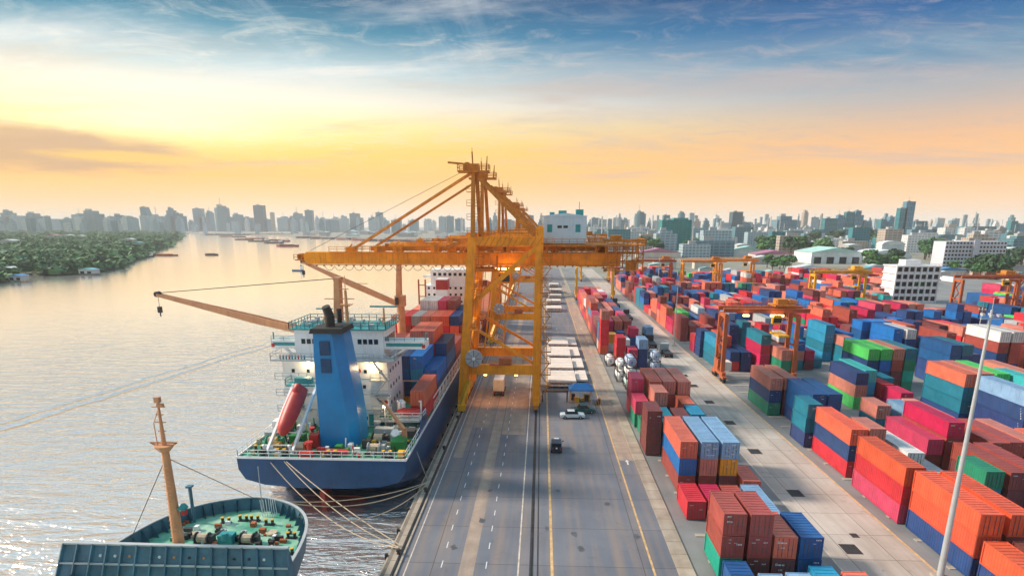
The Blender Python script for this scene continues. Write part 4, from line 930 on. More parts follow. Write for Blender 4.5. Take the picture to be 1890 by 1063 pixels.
q = root('lashing_gear_bin', (cx_-.4, cy_-.6, 0), 'rusty bins of lashing gear piled beneath the blue canopy', 'gear bin')
for k in range(9):
    u, v = random.uniform(-1.8, 1.8), random.uniform(-1.6, 1.2); MB().box(cx_+u-.4, cx_+u+.4, cy_+v-.35, cy_+v+.35, 0, random.uniform(.6, 1.5)).build('bin', random.choice(('yellow', 'dkorange', 'steel', 'redorange')), q)
x, y = cx_+3.6, cy_-2
q = root('lashing_gear_bin', (x, y, 0), 'small dark gear pile right of the blue canopy shelter', 'gear bin')
for k in range(5): MB().box(x-.5+k*.2, x-.2+k*.2, y-.6+k*.1, y+.3+k*.2, 0, .4+.2*k).build('bin', 'steel' if k % 2 else 'dkorange', q)
# stacked hatch covers
M['creamdk'] = mat('dark_steel_edge', (.16, .12, .10), .7, var=.3)  # dark brown steel of the spacer blocks and gantry bar
def hatch(x0, x1, y0, y1, n_, label):
    e = root('hatch_cover_stack', ((x0+x1)/2, (y0+y1)/2, 0), label, 'hatch covers', 'cream hatch covers laid on the apron')
    for k in range(n_):
        z = .35+k*.85; o_ = random.uniform(-.12, .12)
        c_ = MB().box(x0+o_, x1+o_, y0, y1, z+.15, z+.62)
        for i in range(9): xx = x0+.3+i*(x1-x0-.6)/8; c_.box(xx+o_-.05, xx+o_+.05, y0-.05, y0, z+.16, z+.6)
        for i in range(1, 4): yy = y0+(y1-y0)*i/4; c_.box(x0+.1+o_, x1-.1+o_, yy-.04, yy+.04, z+.62, z+.66)
        c_.build('hatch_cover', 'cream', e)
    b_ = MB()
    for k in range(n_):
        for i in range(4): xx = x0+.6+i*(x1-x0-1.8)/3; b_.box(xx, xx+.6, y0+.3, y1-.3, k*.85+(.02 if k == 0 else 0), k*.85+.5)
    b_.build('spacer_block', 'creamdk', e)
for i, (py0, py1, lb) in enumerate(((704, 684, 'nearest cream hatch cover stack beside the blue canopy'), (679, 661, 'second cream hatch cover stack from the canopy'), (656, 640, 'third cream hatch cover stack from the canopy'), (635, 622, 'fourth cream hatch cover stack from the canopy'))):
    ya = onz(1040, py0, 1.7)[1]; yb = onz(1040, py1, 1.7)[1]; hatch(2.0, 8.6, ya, yb, 2, lb)
    hatch(8.9, 11.6, ya+5.0-i*.5, yb+4, 1, lb.replace('cream', 'short side').replace(' stack', ' piece'))
for i, (px, py, w_) in enumerate(((1022, 576, 7), (1022, 562, 7), (1024, 551, 7), (1026, 541, 7), (1022, 530, 6))):
    x, y = onz(px, py); hatch(x-w_/2, x+w_/2, y, y+9, 2, ['low cream hatch covers past the empty grey apron, nearest of that group', 'second cream hatch cover stack of the far group', 'third cream hatch cover stack of the far group', 'fourth cream hatch cover stack of the far group', 'farthest cream hatch cover stack up the quay road'][i])
# portable barrier rail seen left of the canopy
MB().bar((.6, 130.5, 2.4), (6.2, 130.5, 2.4), .35, .5).bar((.6, 130.5, .0), (.6, 130.5, 2.4), .3).bar((6.0, 130.5, 0), (6.0, 130.5, 2.4), .3).build('cable_gantry', 'creamdk', origin=(3.4, 130.5, 0), label='low dark steel gantry bar running from crane leg to the canopy', category='gantry bar')
# tank containers
def tankc(x, y, z, tint, label):
    e = root('tank_container', (x, y, z), label, 'tank container', 'white tank containers stacked by the kerb')
    fr = MB()
    for u in (0, W_-.14):
        for v in (0, 5.9): fr.box(x+u, x+u+.14, y+v, y+v+.14, z, z+2.55)
        for zz in (.0, 2.43): fr.box(x+u, x+u+.12, y+.14, y+5.9, z+zz, z+zz+.12)
    for v in (0, 5.9):
        for zz in (0, 2.43): fr.box(x+.14, x+W_-.14, y+v, y+v+.12, z+zz, z+zz+.12)
    fr.build('frame', 'steel', e)
    t_ = MB(); cx, cz = x+W_/2, z+1.3; rings = [(.25, .55), (.32, .85), (.5, 1.06), (.8, 1.13), (5.3, 1.13), (5.6, 1.06), (5.78, .8)]; n_ = 20; vs = []
    for yy, r_ in rings:
        for k in range(n_): a_ = 2*math.pi*k/n_; vs.append((cx+r_*math.cos(a_), y+yy, cz+r_*math.sin(a_)))
    t_.add(vs, [(i*n_+k, (i+1)*n_+k, (i+1)*n_+(k+1) % n_, i*n_+(k+1) % n_) for i in range(len(rings)-1) for k in range(n_)]+[tuple(range(n_)), tuple(range((len(rings)-1)*n_, len(rings)*n_))[::-1]])
    smooth(t_.build('tank', tint, e))
    MB().tube((cx, y+.12, cz), (cx, y+.26, cz), .18, 10).build('valve', 'steel', e)
    MB().tube((cx, y+3, cz+1.1), (cx, y+3, cz+1.25), .28, 12).build('hatch', 'grey', e)
M['tankg'] = mat('pale_green_tank', (.45, .62, .60), .6, var=.15); M['tankb'] = mat('pale_blue_tank', (.42, .52, .70), .6, var=.15)
for i, mt in enumerate(('tankg', 'white', 'tankb')): tankc(20.2, 141.0, .12+i*2.59, mt, ['pale green tank container at the bottom of the nearest tank stack', 'white tank container in the middle of the nearest tank stack', 'pale blue tank container on top of the nearest tank stack'][i])
for i, mt in enumerate(('white', 'white')): tankc(19.0-0*i, 148.5, .12+i*2.59, mt, ['white tank container low in the stack behind the nearest tanks', 'white tank container amid the stack behind the nearest tanks', 'white tank container atop the stack behind the nearest tanks'][i])
tankc(18.2, 166, .12, 'white', 'single white tank container at the foot of the red stacks by the kerb')
for i in range(2): tankc(29.4, 160, .12+i*2.59, 'tankb', ['lower pale blue tank container beside the concrete lane', 'upper pale blue tank container beside the concrete lane'][i])
# ================================================================ ships
def loft(secs, name, m, parent, close_start=True, close_end=False, sm=False):
    n_ = len(secs[0]); vs = [p for s_ in secs for p in s_]; q = MB()
    q.add(vs, [(i*n_+k, i*n_+k+1, (i+1)*n_+k+1, (i+1)*n_+k) for i in range(len(secs)-1) for k in range(n_-1)])
    if close_start: q.f.append(tuple(range(n_))); q.mi.append(0)
    if close_end: q.f.append(tuple(range((len(secs)-1)*n_, len(secs)*n_))[::-1]); q.mi.append(0)
    o = q.build(name, m, parent)
    return smooth(o, 35) if sm else o
def hullsec(cx, y, prof_): return [(cx-h_, y, z) for h_, z in prof_]+[(cx+h_, y, z) for h_, z in prof_[::-1]]
def deckpoly(cx, secs, z): 
    q = MB(); L_ = [(cx-h_, y, z) for y, h_ in secs]; R_ = [(cx+h_, y, z) for y, h_ in secs]; n_ = len(L_)
    return q.add(L_+R_, [(k, n_+k, n_+k+1, k+1) for k in range(n_-1)])
def ship_crane(x, y, z0, ztop, tipx, tipz, parent, paint='beige'):
    """slim pedestal deck crane with its jib laid out to port"""
    zh = z0+(ztop-z0)*.52
    MB().tube((x, y, z0), (x, y, zh-.6), 1.15, 14, 1.05).build('pedestal', paint, parent)
    h_ = MB().box(x-1.25, x+1.25, y-1.2, y+1.2, zh-.6, zh+2.2).bar((x-.3, y-.9, zh+2.2), (x+.1, y-.7, ztop), 1.2, .5, .9).bar((x-.3, y+.9, zh+2.2), (x+.1, y+.7, ztop), 1.2, .5, .9).box(x-.5, x+.7, y-1.1, y+1.1, ztop-.5, ztop)
    h_.build('crane_house', paint, parent)
    MB().box(x-.9, x-.2, y-2.1, y-1.22, zh, zh+1.8).build('operator_cab', 'glass', parent)
    jb = MB(); hx, hz = x-1.2, zh+.2
    for v in (-.75, .75):
        jb.bar((hx, y+v, hz), (hx+(tipx-hx)*.45, y+v*.85, hz+(tipz-hz)*.45-.12), .4, 1.1, .4, 1.3).bar((hx+(tipx-hx)*.45, y+v*.85, hz+(tipz-hz)*.45-.12), (tipx, y+v*.5, tipz), .4, 1.3, .35, .5)
    for k in range(11): f_ = k/10; jb.bar((hx+(tipx-hx)*f_, y-.7+.25*f_, hz+(tipz-hz)*f_), (hx+(tipx-hx)*f_, y+.7-.25*f_, hz+(tipz-hz)*f_), .25)
    jb.build('jib', paint, parent)
    MB().tube((tipx, y-.5, tipz+.1), (tipx, y+.5, tipz+.1), .5, 12).tube((tipx, y, tipz), (tipx, y, tipz-2.2), .05, 4).box(tipx-.3, tipx+.3, y-.3, y+.3, tipz-3.3, tipz-2.2).tube((tipx, y, tipz-3.3), (tipx, y, tipz-4.0), .12, 6).build('hook_block', 'steel', parent)
    for v in (-.4, .4): MB().bar((x, y+v, ztop-.2), (tipx, y+v*.6, tipz+.3), .09).build('luffing_rope', 'steel', parent)

SX = -31.3; SY = 81.2; zd = 5.2; hb = 12.35
s1 = root('container_ship', (SX, SY+60, -3), 'blue hulled container ship with white house and blue funnel, stern towards the camera', 'container ship')
PR = {0: [(12.3,zd),(12.2,3.4),(11.3,1.9),(8.5,1.1),(4,.75),(1,.7)], 3: [(12.35,zd),(12.3,2.6),(11.6,.9),(9,-.2),(4,-.7),(1,-.8)], 9: [(hb,zd),(hb,1.6),(12.1,-1),(10,-2.8),(5,-3.6),(1,-3.8)],
      18: [(hb,zd),(hb,1),(hb,-1.6),(12.1,-3.2),(10,-4),(1,-4)], 96: [(hb,zd),(hb,1),(hb,-1.6),(12.1,-3.2),(10,-4),(1,-4)], 108: [(11.2,zd),(10.6,1),(10,-1.6),(9,-3.2),(8,-4),(1,-4)],
      118: [(7.8,zd+1.5),(6.2,1.6),(4.6,-1.2),(3.6,-3.2),(3,-4),(.6,-4)], 126: [(2.6,zd+3),(1.4,2),(.6,-1),(.4,-3.2),(.3,-4),(.2,-4)]}
loft([hullsec(SX, SY+k, p) for k, p in sorted(PR.items())], 'hull', 'hull', s1, True, True, True)
MB().add([(SX-4.6, SY+.5, -.55), (SX+4.6, SY+.5, -.55), (SX+4.8, SY+5, -2.9), (SX-4.8, SY+5, -2.9)], [(0,1,2,3)]).bar((SX, SY+.9, .6), (SX, SY+1.6, -4), .7, 2.8).build('rudder', 'boot', s1)
deckpoly(SX, [(SY+.06, 12.2), (SY+96, 12.2), (SY+108, 11), (SY+118, 7.6), (SY+126, 2.4)], zd-.12).build('deck', 'deck', s1)
MB().box(SX-12.38, SX+12.38, SY-.06, SY+.2, zd-.1, zd+.18).bar((SX-12.36, SY, zd+.05), (SX-12.36, SY+98, zd+.05), .2, .28).bar((SX+12.36, SY, zd+.05), (SX+12.36, SY+98, zd+.05), .2, .28).build('gunwale', 'white', s1)
q = MB().rail([(SX-12.2, SY+14, zd+.1), (SX-12.2, SY+.2, zd+.1), (SX+12.2, SY+.2, zd+.1), (SX+12.2, SY+17, zd+.1)], r=.035, step=1.5); q.build('handrail', 'white', s1)
MB().add([(SX+12.3, SY+9, zd), (SX+12.3, SY+17, zd), (SX+12.3, SY+17, zd+2.4), (SX+12.3, SY+15, zd+2.6), (SX+12.3, SY+9, zd+.4)]+[(SX+12.1, SY+9, zd), (SX+12.1, SY+17, zd), (SX+12.1, SY+17, zd+2.4), (SX+12.1, SY+15, zd+2.6), (SX+12.1, SY+9, zd+.4)], [(0,1,2,3,4), (9,8,7,6,5), (0,4,9,5), (4,3,8,9), (3,2,7,8)]).build('bulwark', 'hull', s1)
# stern deck fittings
def winch(x, y, z, parent, c='deck', s_=1.0, rz=False):
    q = MB()
    q.box(x-1.1*s_, x+1.1*s_, y-.5*s_, y+.5*s_, z, z+.15); q.tube((x-.9*s_, y, z+.6*s_), (x+.5*s_, y, z+.6*s_), .42*s_, 10); q.tube((x-.95*s_, y, z+.6*s_), (x-.85*s_, y, z+.6*s_), .65*s_, 12); q.tube((x+.45*s_, y, z+.6*s_), (x+.55*s_, y, z+.6*s_), .65*s_, 12); q.box(x+.6*s_, x+1.1*s_, y-.35*s_, y+.35*s_, z+.15, z+1.0*s_)
    o = q.build('winch', c, parent); MB().tube((x-.7*s_, y, z+.6*s_), (x+.35*s_, y, z+.6*s_), .52*s_, 10).build('rope_drum', 'rope', o); return o
def bitts(x, y, z, parent, c='steel', s_=1.0, cap='yellow'):
    q = MB().box(x-.8*s_, x+.8*s_, y-.3*s_, y+.3*s_, z, z+.12)
    for u in (-.5, .5): q.tube((x+u*s_, y, z), (x+u*s_, y, z+.85*s_), .22*s_, 10)
    o = q.build('bollard', c, parent)
    for u in (-.5, .5): MB().tube((x+u*s_, y, z+.85*s_), (x+u*s_, y, z+.97*s_), .27*s_, 10).build('cap', cap, o)
for x, y in ((-41.5, 84), (-37.6, 82.6), (-30, 82.4), (-22, 82.6), (-20.4, 87)): bitts(x, y, zd, s1)
for x, y, c_ in ((-40.2, 86.5, 'deck'), (-24.0, 84.2, 'grey'), (-24.5, 88.5, 'steel'), (-35.2, 84.4, 'redorange')): winch(x, y, zd, s1, c_, 1.25)
M['green'] = mat('green_tarp', (.02, .22, .05), .6, var=.3)
MB().cbox((-20.9, 85.6, zd+.8), (2.1, 1.9, 1.5)).add([(-22, 84.6, zd+1.55), (-19.8, 84.6, zd+1.55), (-19.8, 86.6, zd+1.55), (-22, 86.6, zd+1.55), (-20.9, 85.6, zd+2.3)], [(0,1,4), (1,2,4), (2,3,4), (3,0,4)]).build('covered_reel', 'green', s1)
MB().tube((-21.5, 86.8, zd), (-21.5, 86.8, zd+2), .5, 12, .6).tube((-21.5, 86.8, zd+2), (-21.5, 86.0, zd+2.5), .62, 12).build('vent_cowl', 'white', s1)
for x, y in ((-33.6, 83.2), (-35.6, 89.6), (-26.2, 93.5)):
    MB().tube((x, y, zd), (x, y, zd+1.6), .35, 10).tube((x, y, zd+1.6), (x, y, zd+1.9), .6, 10).build('vent_cowl', 'redp' if x < -33 else 'grey', s1)
for (x, y, d_, c_) in ((-33.8, 82.4, (2.2, .8, .6), 'redp'), (-29.6, 83.2, (3.4, .8, .7), 'redp'), (-41.8, 89.5, (1.6, 2.2, 1.4), 'grey'), (-42.2, 93, (1.4, 2, 2), 'white'), (-36.8, 87.2, (2.2, 1.6, 1.6), 'green'), (-33.9, 86.4, (1.4, 1.4, 2.0), 'redp'), (-24.6, 91.8, (3, 1.4, 1.3), 'grey'), (-20.4, 91.5, (1.6, 2, 1.2), 'boxdark'), (-22.6, 90, (1.1, 1.1, 1.1), 'white'), (-26, 86.4, (1.2, 1, 1.2), 'steel'), (-39.0, 84.6, (1, 1, 1.2), 'yellow')):
    MB().cbox((x, y, zd+d_[2]/2), d_).build('deck_locker', c_, s1)
rq = random.Random(4)
q = MB(); q2 = MB()
for k in range(60):
    x, y = rq.uniform(-42.8, -19.8), rq.uniform(82, 95)
    if -33.5 < x < -26: continue
    (q if k % 2 else q2).cbox((x, y, zd+.25), (rq.uniform(.2, .9), rq.uniform(.2, .9), rq.uniform(.3, .9)))
q.build('deck_fitting', 'grey', s1, kind='stuff'); q2.build('deck_fitting', 'steel', s1, kind='stuff')
for c_, n_k in (('white', 45), ('yellow', 22), ('redp', 16), ('green', 26), ('rope', 20), ('soot', 30)):
    q = MB()
    for k in range(n_k):
        x, y = rq.uniform(-43.2, -19.4), rq.uniform(81.8, 96)
        if -33.8 < x < -26.4 and y > 85.5: continue
        s_ = rq.uniform(.15, .5)
        if rq.random() < .4: q.tube((x, y, zd), (x+rq.uniform(-.3, .3), y, zd+rq.uniform(.5, 1.9)), .09, 6)
        else: q.cbox((x, y, zd+s_), (s_*rq.uniform(1, 2.4), s_*rq.uniform(1, 2.4), 2*s_))
    q.build('deck_clutter', c_, s1, kind='stuff')
# funnel: tall flared casing
F_ = [(-33.0, -27.3, 86.2, 92.0, zd), (-33.0, -27.4, 86.2, 92.0, 9), (-33.0, -27.9, 86.2, 91.9, 14), (-33.0, -28.6, 86.3, 91.7, 19), (-32.9, -29.0, 86.4, 91.5, 22.5)]
vs = []
for x0, x1, y0, y1, z in F_: vs += [(x0, y0, z), (x1-1.2, y0, z), (x1, y0+1.6, z), (x1, y1, z), (x0, y1, z)]
fn = MB().add(vs, [(i*5+k, i*5+(k+1) % 5, (i+1)*5+(k+1) % 5, (i+1)*5+k) for i in range(4) for k in range(5)]+[(20, 21, 22, 23, 24)]).build('funnel', 'funnel', s1)
MB().add([(-33.4, 86.1, 22.5), (-28.5, 86.1, 22.5), (-28.5, 92, 22.5), (-33.4, 92, 22.5), (-33.2, 86.3, 23.2), (-28.7, 86.3, 23.2), (-28.7, 91.7, 23.2), (-33.2, 91.7, 23.2)], [(4,5,6,7), (0,1,5,4), (1,2,6,5), (2,3,7,6), (3,0,4,7)]).build('rim', 'soot', fn)
for z in (20.4, 17.8): 
    q = MB().box(-32.0, -30.5, 86.12, 86.2, z-1.1, z+1.0)
    for k in range(6): q.box(-31.9, -30.6, 86.05, 86.12, z-1+k*.34, z-.86+k*.34)
    q.build('louvre', 'hull', fn)
MB().tube((-31.0, 88.5, 23.1), (-31.0, 88.5, 24.8), .72, 14).tube((-31.0, 88.5, 24.8), (-31.3, 88.0, 26.2), .68, 14, .6).tube((-30.1, 90.2, 23.5), (-30.1, 90.2, 25.6), .4, 10).build('exhaust_pipe', 'soot', fn)
# accommodation house
ax0, ax1, ay0, ay1 = -42.3, -24.9, 96.6, 107
hs = MB().box(ax0, ax1, ay0, ay1, zd-.2, 16.4).build('house', 'white', s1)
for z in (7.9, 10.6, 13.3): MB().box(ax0-.05, ax1+.05, ay0-.08, ay0-.003, z-.05, z+.05).build('deck_line', 'grey', hs)
MB().box(ax0-1.2, ax1+1.6, ay0-1.6, ay1, 16.4, 16.65).rail([(ax0-1.2, ay0+3, 16.65), (ax0-1.2, ay0-1.5, 16.65), (ax1+1.6, ay0-1.5, 16.65), (ax1+1.6, ay1, 16.65)], r=.035).build('bridge_deck_ledge', 'grey', hs)
br = MB().box(ax0+2.2, ax1-.6, ay0+.6, ay1-1, 16.65, 21.2).build('wheelhouse', 'white', hs)
MB().box(ax0+1.6, ax1, ay0+.1, ay1-.6, 21.2, 21.4).rail([(ax0+1.6, ay0+.1, 21.4), (ax1, ay0+.1, 21.4), (ax1, ay1-.6, 21.4), (ax0+1.6, ay1-.6, 21.4), (ax0+1.6, ay0+.1, 21.4)], r=.05, step=1.3).build('roof', 'teal', br)
for u in (3.3, 4.2, 5.1, 6.3, 12.6, 13.5, 14.4, 15.3): MB().box(ax0+u, ax0+u+.65, ay0+.54, ay0+.6, 18.9, 19.7).build('window', 'glass', br)
for u in (1.5, 4, 6.5, 13.5, 16): MB().box(ax0+u, ax0+u+.5, ay0-.06, ay0-.003, 14.2, 14.8).build('window', 'glass', hs)
for u, z in ((13.2, 11.6), (15.8, 9), (13.2, 6.2), (16.3, 6.4)): MB().box(ax0+u, ax0+u+.5, ay0-.06, ay0-.003, z, z+.6).build('window', 'glass', hs)
for v in (1.5, 3.5, 5.5, 7.5):
    for z in (8.6, 11.3, 14): MB().box(ax1+.003, ax1+.06, ay0+v, ay0+v+.5, z, z+.6).build('window', 'glass', hs)
for v in (1.0, 2.4, 3.8, 5.2, 6.6): MB().box(ax1-.597, ax1-.54, ay0+.9+v, ay0+1.8+v, 18.8, 19.8).build('window', 'glass', br)
for s_ in (-1, 1):       # bridge wings on brackets
    xa, xb = (ax0+2.2, -44.3) if s_ < 0 else (ax1-.6, -18.8)
    x0_, x1_ = min(xa, xb), max(xa, xb); wy0, wy1 = ay0+1.2, ay0+4.6
    q = MB().box(x0_, x1_, wy0, wy1, 18.0, 18.2); q.box(x0_, x1_, wy0, wy0+.08, 18.2, 19.3).box(x0_, x1_, wy1-.08, wy1, 18.2, 19.3)
    q.box(xb-.05, xb+.05, wy0, wy1, 18.2, 19.3)
    mid = (xa+xb)/2; q.bar((xa, wy0+.3, 15.9), (mid, wy0+.3, 18.0), .5, .3).bar((xa, wy1-.3, 15.9), (mid, wy1-.3, 18.0), .5, .3)
    o = q.build('bridge_wing', 'white', br)
    MB().box(x0_+.3, x1_-.3, wy0-.02, wy0-.003, 18.45, 19.0).build('canvas_dodger', 'teal', o)
    MB().box(xb-.5 if s_ > 0 else xb-.03, xb+.03 if s_ > 0 else xb+.5, wy0-.06, wy0-.021, 18.2, 18.8).build('side_light', 'redp', o)
    MB().tube((xb, wy0+1, 19.3), (xb, wy0+1, 20.5), .12, 8).rail([(xa, wy0, 19.3), (xb, wy0, 19.3)], h=.7, r=.03).build('handrail', 'teal', o)
for x, z, c_ in ((ax0+4.4, 15.9, 'lampw'), (ax1-2.4, 15.9, 'lamp')): MB().cbox((x, ay0-.25, z), (.5, .35, .3)).build('deck_light', c_, hs)
def point(loc, e_, c=(1, .7, .35)):
    l_ = bpy.data.lights.new('deck_light_glow', 'POINT'); l_.energy = e_; l_.color = c; l_.shadow_soft_size = .15; o = bpy.data.objects.new('deck_light_glow', l_); o.location = loc; col.objects.link(o)
point((ax1-2.4, ay0-.8, 15.6), 260); point((ax0+4.4, ay0-.8, 15.6), 120); point((-24.6, 92.5, 9.4), 160); point((-26.2, 85.2, 9.5), 50)
MB().tube((-24.9, 93.6, zd), (-24.9, 93.6, 9.6), .07, 6).cbox((-24.9, 93.5, 9.7), (.5, .3, .25)).build('lamp_post', 'grey', s1); MB().cbox((-24.9, 93.3, 9.5), (.4, .25, .15)).build('deck_light', 'lampw', s1)
for k, (z0_, z1_) in enumerate(((zd, 7.9), (7.9, 10.6), (10.6, 13.3), (13.3, 16.4))):      # outside stairs and aft galleries
    y_ = ay0-.9
    MB().bar((-27.0+(k % 2)*2.2, y_, z0_), (-24.8-(k % 2)*2.2, y_, z1_), .7, .12).rail([(-27.4, y_-.5, z1_), (-24.2, y_-.5, z1_)], r=.04, step=1.1).box(-27.6, -24.2, y_-.5, ay0-.01, z1_-.08, z1_).build('outside_stair', 'grey', hs)
    if k: MB().box(ax0-.9, ax0+4.4, ay0-1.2, ay0-.09, z0_-.08, z0_+.02).rail([(ax0-.9, ay0-1.2, z0_), (ax0+4.4, ay0-1.2, z0_)], r=.04, step=1.2).build('aft_gallery', 'grey', hs)
for x_, z_ in ((-41.4, 5.3), (-39.6, 8), (-26.2, 5.3), (-28, 5.3), (-40.6, 10.7)): MB().box(x_-.4, x_+.4, ay0-.07, ay0-.004, z_, z_+1.9).build('door', 'teal', hs)
for x_, z_, c_ in ((-42.0, 9.3, 'boatred'), (-29.6, 14.6, 'boatred'), (-36.4, 19.4, 'boatred'), (-25.4, 9.3, 'boatred')): MB().tube((x_, ay0-.2, z_), (x_, ay0-.1, z_), .38, 14).build('lifebuoy', c_, hs)
rq = random.Random(14); q = MB()
for k in range(34): x_, y_ = rq.uniform(ax0+2, ax1-.6), rq.uniform(ay0+.8, ay1-1.2); q.cbox((x_, y_, 21.4+.3), (rq.uniform(.2, 1.1), rq.uniform(.2, .9), rq.uniform(.3, 1.1)))
q.build('roof_fitting', 'grey', hs, kind='stuff')
for k in range(9): MB().tube((ax0+.2+k*.5, ay0-1.0, 16.65), (ax0+.2+k*.5, ay0-1.0, 17.3), .14, 8).build('gas_bottle', 'teal' if k % 3 else 'redp', hs)
# masts on the wheelhouse roof
q = MB().tube((-32.4, 101, 21.4), (-32.4, 101, 27.2), .38, 8, .22).tube((-32.4, 101, 27.2), (-32.4, 101, 29.6), .08, 5)
for z, w_ in ((23.5, 1.2), (24.6, 1.6), (25.8, 3.6), (27.4, 1.4)): q.bar((-32.4-w_, 101, z), (-32.4+w_*.4, 101, z), .14)
q.bar((-32.4, 101, 28.4), (-28.6, 101, 28.3), .1).box(-33.4, -31.4, 100.4, 101.6, 24.8, 24.9)
q.build('radar_mast', 'beige', s1)
for x, w_ in ((-36.5, 1.4), (-26.4, 2.3)):
    o = MB().tube((x, 102, 21.4), (x, 102, 24.2 if w_ > 2 else 23.8), .22, 8, .14).box(x-.5, x+.5, 101.6, 102.4, 22.5, 22.6).bar((x-.4, 102, 21.4), (x-.1, 102, 23), .1).build('radar_mast', 'beige', s1)
    MB().box(x-w_, x+w_, 101.85, 102.15, 24.3 if w_ > 2 else 23.9, 24.55 if w_ > 2 else 24.1).build('radar_scanner', 'teal', o)
for k in range(12): x = ax0+2+k*1.4; MB().tube((x, ay0+.6, 21.4), (x, ay0+.6, 22.2+.6*(k % 3 == 0)), .05, 4).build('aerial', 'steel', br)
# lifeboat on its launching frame
for x in (-40.0, -36.2):
    q = MB().bar((x, 82.9, zd), (x+1.3, 91.8, 13.4), .38, .45).bar((x+1.3, 91.8, 13.4), (x+1.3, 93.6, zd), .28).bar((x+.65, 87.5, 9.4), (x+.65, 89.4, zd), .22).bar((x, 83.2, zd), (x-.1, 82.4, 6.8), .3)
    q.build('davit_frame', 'white', s1)
q = MB()
for f_ in (0.12, .3, .5, .7, .88, 1): q.bar((-40+1.3*f_, 82.9+8.9*f_, zd+8.2*f_), (-36.2+1.3*f_, 82.9+8.9*f_, zd+8.2*f_), .16)
q.build('davit_crossbars', 'white', s1)
MB().box(-39.8, -34.4, 91.4, 94, 13.2, 13.4).rail([(-39.8, 94, 13.4), (-39.8, 91.4, 13.4), (-34.4, 91.4, 13.4)], r=.04).box(-38.6, -36, 92, 93.2, 13.4, 14.4).build('davit_platform', 'teal', s1)
def blobchain(name, pts, m, parent, n_=14, sy=1):  # pts (centre, rx, rz) along an axis: smooth fat hull
    vs = []; d = (Vector(pts[-1][0])-Vector(pts[0][0])).normalized(); a_ = d.cross(Vector((0, 0, 1))).normalized(); b_ = a_.cross(d)
    for c, rx, rz in pts:
        for k in range(n_): t_ = 2*math.pi*k/n_; vs.append(Vector(c)+a_*rx*math.cos(t_)+b_*rz*math.sin(t_))
    L_ = len(pts)
    return smooth(MB().add(vs, [(i*n_+k, i*n_+(k+1) % n_, (i+1)*n_+(k+1) % n_, (i+1)*n_+k) for i in range(L_-1) for k in range(n_)]+[tuple(range(n_))[::-1], tuple(range((L_-1)*n_, L_*n_))]).build(name, m, parent), 50)
def along(f_, up=1.35): f_ = .1+f_*.76; return (-38.2+1.5*f_, 83.4+8.1*f_, zd+.8+7.4*f_+up-.4)
lb = blobchain('lifeboat', [(along(0), .25, .3), (along(.06), .8, .7), (along(.2), 1.15, .95), (along(.45), 1.3, 1.1), (along(.7), 1.3, 1.15), (along(.88), 1.25, 1.1), (along(.98), 1.1, 1.0), (along(1), .7, .7)], 'boatred', s1)
blobchain('canopy_hatch', [(along(.72, 2.2), .5, .3), (along(.76, 2.5), .7, .6), (along(.9, 2.4), .7, .6), (along(.94, 2.1), .5, .3)], 'boatred', lb)
# small stores crane and red rescue boat on the starboard quarter
MB().tube((-20.6, 88.2, zd), (-20.6, 88.2, zd+2.2), .45, 10, .4).bar((-20.6, 88.2, zd+2.2), (-24.6, 91.2, zd+6.0), .5, .6, .25, .25).build('stores_crane', 'beige', s1)
rb_ = blobchain('rescue_boat', [((-23.4, 95.6, 8.1), .2, .25), ((-22.9, 95.7, 8.0), .6, .5), ((-21.6, 95.8, 7.95), .85, .55), ((-20.3, 95.9, 7.95), .8, .55), ((-19.7, 95.9, 8.0), .5, .45)], 'redp', s1)
MB().box(-22.6, -20.2, 95.4, 96.2, 8.35, 8.52).build('boat_interior', 'boatred', rb_)
MB().bar((-23.2, 96.6, zd), (-23.2, 96.6, 9.6), .25).bar((-19.6, 96.6, zd), (-19.6, 96.6, 9.6), .25).bar((-23.2, 96.6, 9.6), (-23.2, 95.3, 9.9), .2).bar((-19.6, 96.6, 9.6), (-19.6, 95.3, 9.9), .2).box(-24, -19, 94.6, 97.4, 6.9, 7.05).rail([(-24, 94.6, 7.05), (-19, 94.6, 7.05), (-19, 97.4, 7.05)], r=.05).build('rescue_davit', 'white', s1)
MB().tube((-23.1, 97.6, 7), (-23.1, 97.6, 9), .7, 14).tube((-23.1, 97.6, 9), (-23.1, 97.6, 9.5), .75, 14, .3).build('white_dome', 'white', s1)
MB().tube((-24.2, 95.2, 6.9), (-24.2, 95.2, 7.9), .5, 10).build('capstan', 'green', s1)
q = MB()      # decks with rails between funnel and house
for z, y0 in ((7.9, 93.2), (10.4, 94.2), (12.8, 95)): q.box(-35.8, -33.4, y0, 96.6, z-.1, z).rail([(-35.8, y0, z), (-33.4, y0, z)], r=.04)
q.box(-26.2, -19.4, 93.9, 96.6, 6.75, 6.9).rail([(-26.2, 93.9, 6.9), (-19.4, 93.9, 6.9)], r=.04)
q.build('side_gallery', 'grey', s1)
# hatch coamings, lashing bridges, rails forward
MB().box(SX-11.6, SX+10.4, 110.8, 196, zd-.1, 6.15).build('hatch_coaming', 'dkorange', s1)
for y in (110.9, 123.9, 136.9, 149.9, 162.7, 175.7):
    q = MB()
    for k in range(9): q.bar((-43.4+2.95*k, y, 6.1), (-43.4+2.95*k, y, 9.4), .22)
    q.box(-43.6, -19.6, y-.3, y+.3, 9.3, 9.4); q.build('lashing_bridge', 'orange' if y > 160 else 'beige', s1)
for k in range(20): MB().bar((-19.2, 112+k*4.2, zd), (-19.2, 112+k*4.2+1.5, zd+2.3), .3, .5).build('side_stay', 'cream', s1)
MB().rail([(-19.1, 106, zd), (-19.1, 196, zd)], h=1.3, r=.05, step=2).box(-19.3, -19.1, 106, 196, zd+2.2, zd+2.35).build('side_rail', 'cream', s1)
ship_crane(-36.6, 110.0, zd, 28.6, -70.2, 25.3, s1)
